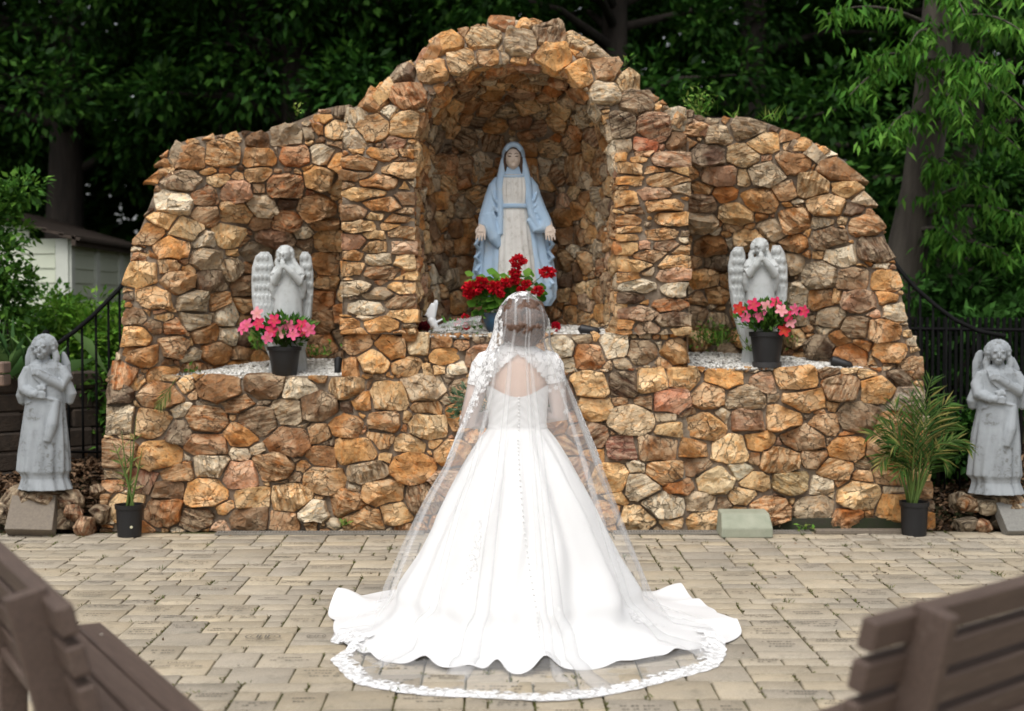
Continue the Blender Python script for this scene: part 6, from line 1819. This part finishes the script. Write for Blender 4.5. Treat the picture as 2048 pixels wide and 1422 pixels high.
weed(688, 1052, 9.93, 4, .05, .05, 'small green weed at the wall foot by the drain', 12)
weed(1610, 1060, 9.86, 3, .04, .06, 'small green weed at the end of the drain by the timber strip', 10)

# ------------------------------------------------------------------ trees and shrubs
M['bark'] = simple('bark', (0.090, 0.078, 0.062), (0.050, 0.042, 0.034), scale=10, rough=0.95, bump=.9, bscale=26, stretch=(1, 1, .18), dist=.02)
M['bark_dark'] = simple('dark_bark', (0.040, 0.032, 0.026), (0.022, 0.018, 0.015), scale=10, rough=0.95, bump=.9, bscale=26, stretch=(1, 1, .18), dist=.02)
DARK = [(0.018, 0.062, 0.009), (0.027, 0.084, 0.012), (0.011, 0.038, 0.006), (0.046, 0.118, 0.016)]
def clump_leaves(g, centers, radii, per, L, W, cols, droop=.3, flat=.7):
    Ps, Ds = [], []
    for c, r in zip(centers, radii):
        n = int(per); d = rnd_dirs(g, n); q = d * (g.random((n, 1)) ** .45) * r * np.array([1, 1, flat]); Ps.append(np.array(c) + q); Ds.append(d + .7 * rnd_dirs(g, n) + np.array([0, 0, -droop]))
    P, D = np.vstack(Ps), np.vstack(Ds); n = len(P)
    return leaves_np(P, D, np.array([0, 0, 1]) + .7 * rnd_dirs(g, n), L * (.6 + .8 * g.random(n)), W * (.6 + .8 * g.random(n)), cols, g, fold=.15, jit=.45)
def tree(x, y, h, z0, rad, tr, label, seed, cols=DARK, per=260, nclump=46, L=.13, W=.07, group='dark trees behind the grotto', bark='bark_dark', lean=(0, 0), name='tree'):
    g = np.random.default_rng(seed); gz_ = ground_z(x, y); r = empty(name, (x, y, gz_)); tag(r, label, 'tree', group)
    m = MB(); top = Vector((x + lean[0], y + lean[1], h * .9)); pts = [Vector((x, y, gz_ - .1)).lerp(top, t) + Vector((.08 * math.sin(5 * t + seed), .08 * math.cos(4 * t + seed), 0)) for t in np.linspace(0, 1, 10)]
    m.tube(pts, [tr * (1.35 if i == 0 else 1) * (1 - .75 * i / 9) for i in range(10)], n=14)
    cen, rds = [], []
    for k in range(nclump):
        a = g.random() * 6.28; t = g.random(); zz = lerp(z0, h, t); rr = rad * math.sqrt(max(.05, 1 - (2 * t - .9) ** 2 * .8)) * (.25 + .75 * g.random() ** .6)
        c = Vector((x + lean[0] * t + rr * math.cos(a), y + lean[1] * t + rr * math.sin(a), zz)); cen.append(c); rds.append(.42 + .45 * g.random())
        if k % 2 == 0:
            q = poly_at(pts, min(.95, max(.15, (zz - .5) / (h * .9)))); m.tube([q, q.lerp(c, .5) + Vector((0, 0, .15)), c], [tr * .28, tr * .16, .012], n=6)
    own(r, m.build('trunk', M[bark], None, True))
    v = clump_leaves(g, cen, rds, per, L, W, cols)
    own(r, link('crown', npmesh('crown', *v[:2], False, v[2]), M['leaf']))
    return r
T = [  # x, y, h, crown start, radius, trunk, what sets it apart
    (-5.6, 18.5, 10.5, 3.4, 2.4, .30, 'dark tree with thick trunk at the far upper corner above the shed'),
    (-3.3, 18.0, 11.5, 3.6, 2.5, .34, 'dark tree whose broad trunk stands above the shed side wing'),
    (-2.35, 17.0, 11.0, 3.8, 2.4, .30, 'dark tree with straight trunk between the wing and the arch'),
    (-0.4, 18.0, 11.5, 1.5, 2.6, .26, 'dark tree rising directly behind the arch top'),
    (1.5, 17.2, 11.0, 1.6, 2.4, .24, 'dark tree behind the arch shoulder on the palm side'),
    (3.3, 18.2, 11.5, 1.2, 2.6, .26, 'dark tree above the leafy weed wing'),
    (5.6, 17.0, 10.5, 0.8, 2.6, .30, 'dark tree behind the grey trunk at the picture side'),
    (-7.9, 19.5, 10.5, 1.0, 2.6, .30, 'dark tree behind the shed roof'),
    (7.8, 18.5, 10.5, 0.8, 2.6, .30, 'dark tree furthest out beyond the picket fence')]
for i, (x, y, h, z0, rad, tr, lab) in enumerate(T): tree(x, y, h, z0, rad, tr, lab, 200 + i, per=480, nclump=60, L=.125, W=.065)
# the wood behind reads as one mass
g = np.random.default_rng(300); cen = [(g.uniform(-13, 13), g.uniform(21, 26), 12.0 * g.random() ** 1.3 + .3 ) for _ in range(1050)]
v = clump_leaves(g, cen, [1.0 + .5 * g.random() for _ in cen], 150, .34, .18, DARK)
tag(link('woodland', npmesh('woodland', *v[:2], False, v[2]), M['leaf']), 'dense dark woodland closing off the view behind the trees', 'woodland', kind='stuff')
# understorey
def shrub(px, py, Y, w, h, n, cols, label, seed, L=.07, W=.04, name='shrub', group=None, per=120):
    g = np.random.default_rng(seed); c = at(px, py, Y); z0 = ground_z(c.x, Y); r = empty(name, (c.x, Y, z0)); tag(r, label, 'shrub', group)
    cen = [(c.x + w * g.normal() * .42, Y + w * .3 * g.normal(), z0 + h * (.08 + .92 * g.random() ** .8)) for _ in range(n)]
    v = clump_leaves(g, cen, [.10 + .16 * g.random() for _ in cen], per, L, W, cols, droop=.2)
    own(r, link('foliage', npmesh('foliage', *v[:2], False, v[2]), M['leaf'])); m = MB()
    for k in range(10): q = Vector(cen[g.integers(0, n)]); b = Vector((c.x + .1 * g.normal(), Y + .05 * g.normal(), z0)); m.tube([b, b.lerp(q, .5) + Vector((.05 * g.normal(), 0, .05)), q], [.016, .011, .005], n=6)
    own(r, m.build('stems', M['bark_dark'], None, True))
BRIGHT = [(0.085, 0.21, 0.030), (0.06, 0.16, 0.025), (0.13, 0.27, 0.04), (0.04, 0.11, 0.018)]
shrub(-6, 470, 11.6, .34, 2.25, 30, BRIGHT, 'bright green shrub half hiding the shed at the picture edge', 401, per=150)
shrub(60, 640, 12.6, .7, 1.25, 44, BRIGHT, 'low green shrub at the shed foot behind the standing angel', 402)
shrub(190, 690, 12.3, .50, 1.22, 64, [(0.14, .30, .03), (0.10, .24, .03), (0.20, .36, .05)], 'yellow green ground shrub seen through the railing bars', 403, L=.08, W=.03)
shrub(1905, 610, 13.0, .8, 1.5, 46, [(0.04, .12, .02), (0.06, .16, .03), (0.03, .09, .015)], 'mid green shrub behind the railing on the palm side', 404, L=.10, W=.05)
shrub(2030, 520, 13.6, .8, 2.6, 60, DARK, 'dark shrub at the picture edge behind the picket fence', 405, L=.10, W=.05)
shrub(205, 840, 11.6, .22, .75, 16, BRIGHT, 'small green bush low between the railing and the wall end', 406)
shrub(1900, 940, 11.0, .4, .5, 16, DARK, 'low dark plant at the foot of the picket fence', 407)
# sword-leaved clump at the left edge
g = np.random.default_rng(77); p = at(10, 760, 10.9); e = empty('iris_clump', p); tag(e, 'clump of long arching sword leaves above the block wall', 'plant'); n = 60
P = np.array(p) + g.normal(size=(n, 3)) * np.array([.22, .12, .03]); D = np.stack([.55 * g.normal(size=n), -.25 + .3 * g.normal(size=n), .7 + .3 * g.random(n)], 1)
v = leaves_np(P, D, rnd_dirs(g, n), .45 + .3 * g.random(n), .030, [(0.10, .20, .06), (0.16, .28, .09), (0.07, .16, .05)], g, fold=.2, droop=.35); own(e, link('leaves', npmesh('leaves', *v[:2], False, v[2]), M['leaf']))

# the near tree with the grey trunk and drooping bright leaves
g = np.random.default_rng(500); base = at(1800, 620, 13.0); gt = empty('tree', (base.x, 13.0, ground_z(base.x, 13.0))); tag(gt, 'grey trunked tree with long drooping bright leaves on the palm side', 'tree')
m = MB(); tp = [Vector((base.x, 13, .1)), at(1800, 600, 13.0), at(1818, 480, 13.0), at(1840, 380, 13.0), at(1856, 260, 13.0), at(1868, 130, 13.0), at(1880, -40, 13.0), at(1890, -250, 13)]
m.tube(tp, [.21, .19, .18, .17, .165, .15, .13, .10], n=18)
P, D, Cc = [], [], []
def bough(a, b, sag, n, r0=.025):
    a, b = Vector(a), Vector(b); mid = a.lerp(b, .55) + Vector((0, 0, sag)); pts = [(a * (1 - t) ** 2 + mid * 2 * t * (1 - t) + b * t * t) for t in np.linspace(0, 1, 12)]
    m.tube(pts, list(np.linspace(r0, .004, 12)), n=6)
    for k in range(n):
        t = .25 + .75 * g.random(); q = t * 10.9; i = int(q); p = pts[i].lerp(pts[i + 1], q - i) if i < 11 else pts[11]
        tw = p + Vector((.16 * g.normal(), .16 * g.normal(), .08 * g.normal() - .06))
        for j in range(9): P.append(p.lerp(tw, j / 8) + Vector(g.normal(size=3) * .02)); D.append(Vector((.55 * g.normal(), .45 * g.normal(), -.55 - .4 * g.random())))
for (x0, y0, x1, y1, Yt, n) in [(1868, 120, 1700, 190, 11.6, 26), (1866, 160, 1745, 120, 11.8, 24), (1872, 60, 1650, 30, 11.8, 20), (1860, 240, 1770, 270, 11.6, 26), (1866, 120, 1980, 180, 11.2, 30), (1874, 60, 2040, 60, 11.0, 30), (1862, 200, 1930, 240, 11.4, 26), (1866, 160, 2030, 150, 10.8, 30), (1872, 90, 1820, 90, 11.4, 22),
                               (1876, 10, 1930, 30, 11.4, 24), (1880, -30, 1760, -10, 11.6, 18), (1880, -30, 2060, 0, 11.2, 24), (1868, 150, 2070, 240, 11.2, 28), (1830, 430, 1990, 380, 12.2, 26), (1830, 440, 2060, 440, 12.2, 26), (1822, 470, 1930, 500, 12.4, 22), (1840, 380, 1900, 330, 12.2, 18), (1815, 500, 2030, 520, 12.6, 26), (1860, 240, 2040, 300, 11.6, 26)]:
    bough(at(x0, y0, 12.95), at(x1, y1, Yt), .25, n)
own(gt, m.build('trunk', M['bark'], None, True)); n = len(P)
v = leaves_np(P, D, np.array([0, -.3, 1]) + .6 * rnd_dirs(g, n), .09 + .045 * g.random(n), .026 + .011 * g.random(n), [(0.055, 0.17, 0.018), (0.080, 0.215, 0.024), (0.035, 0.12, 0.012), (0.11, 0.25, 0.034)], g, fold=.15, droop=.1)
own(gt, link('crown', npmesh('crown', *v[:2], False, v[2]), M['leaf']))
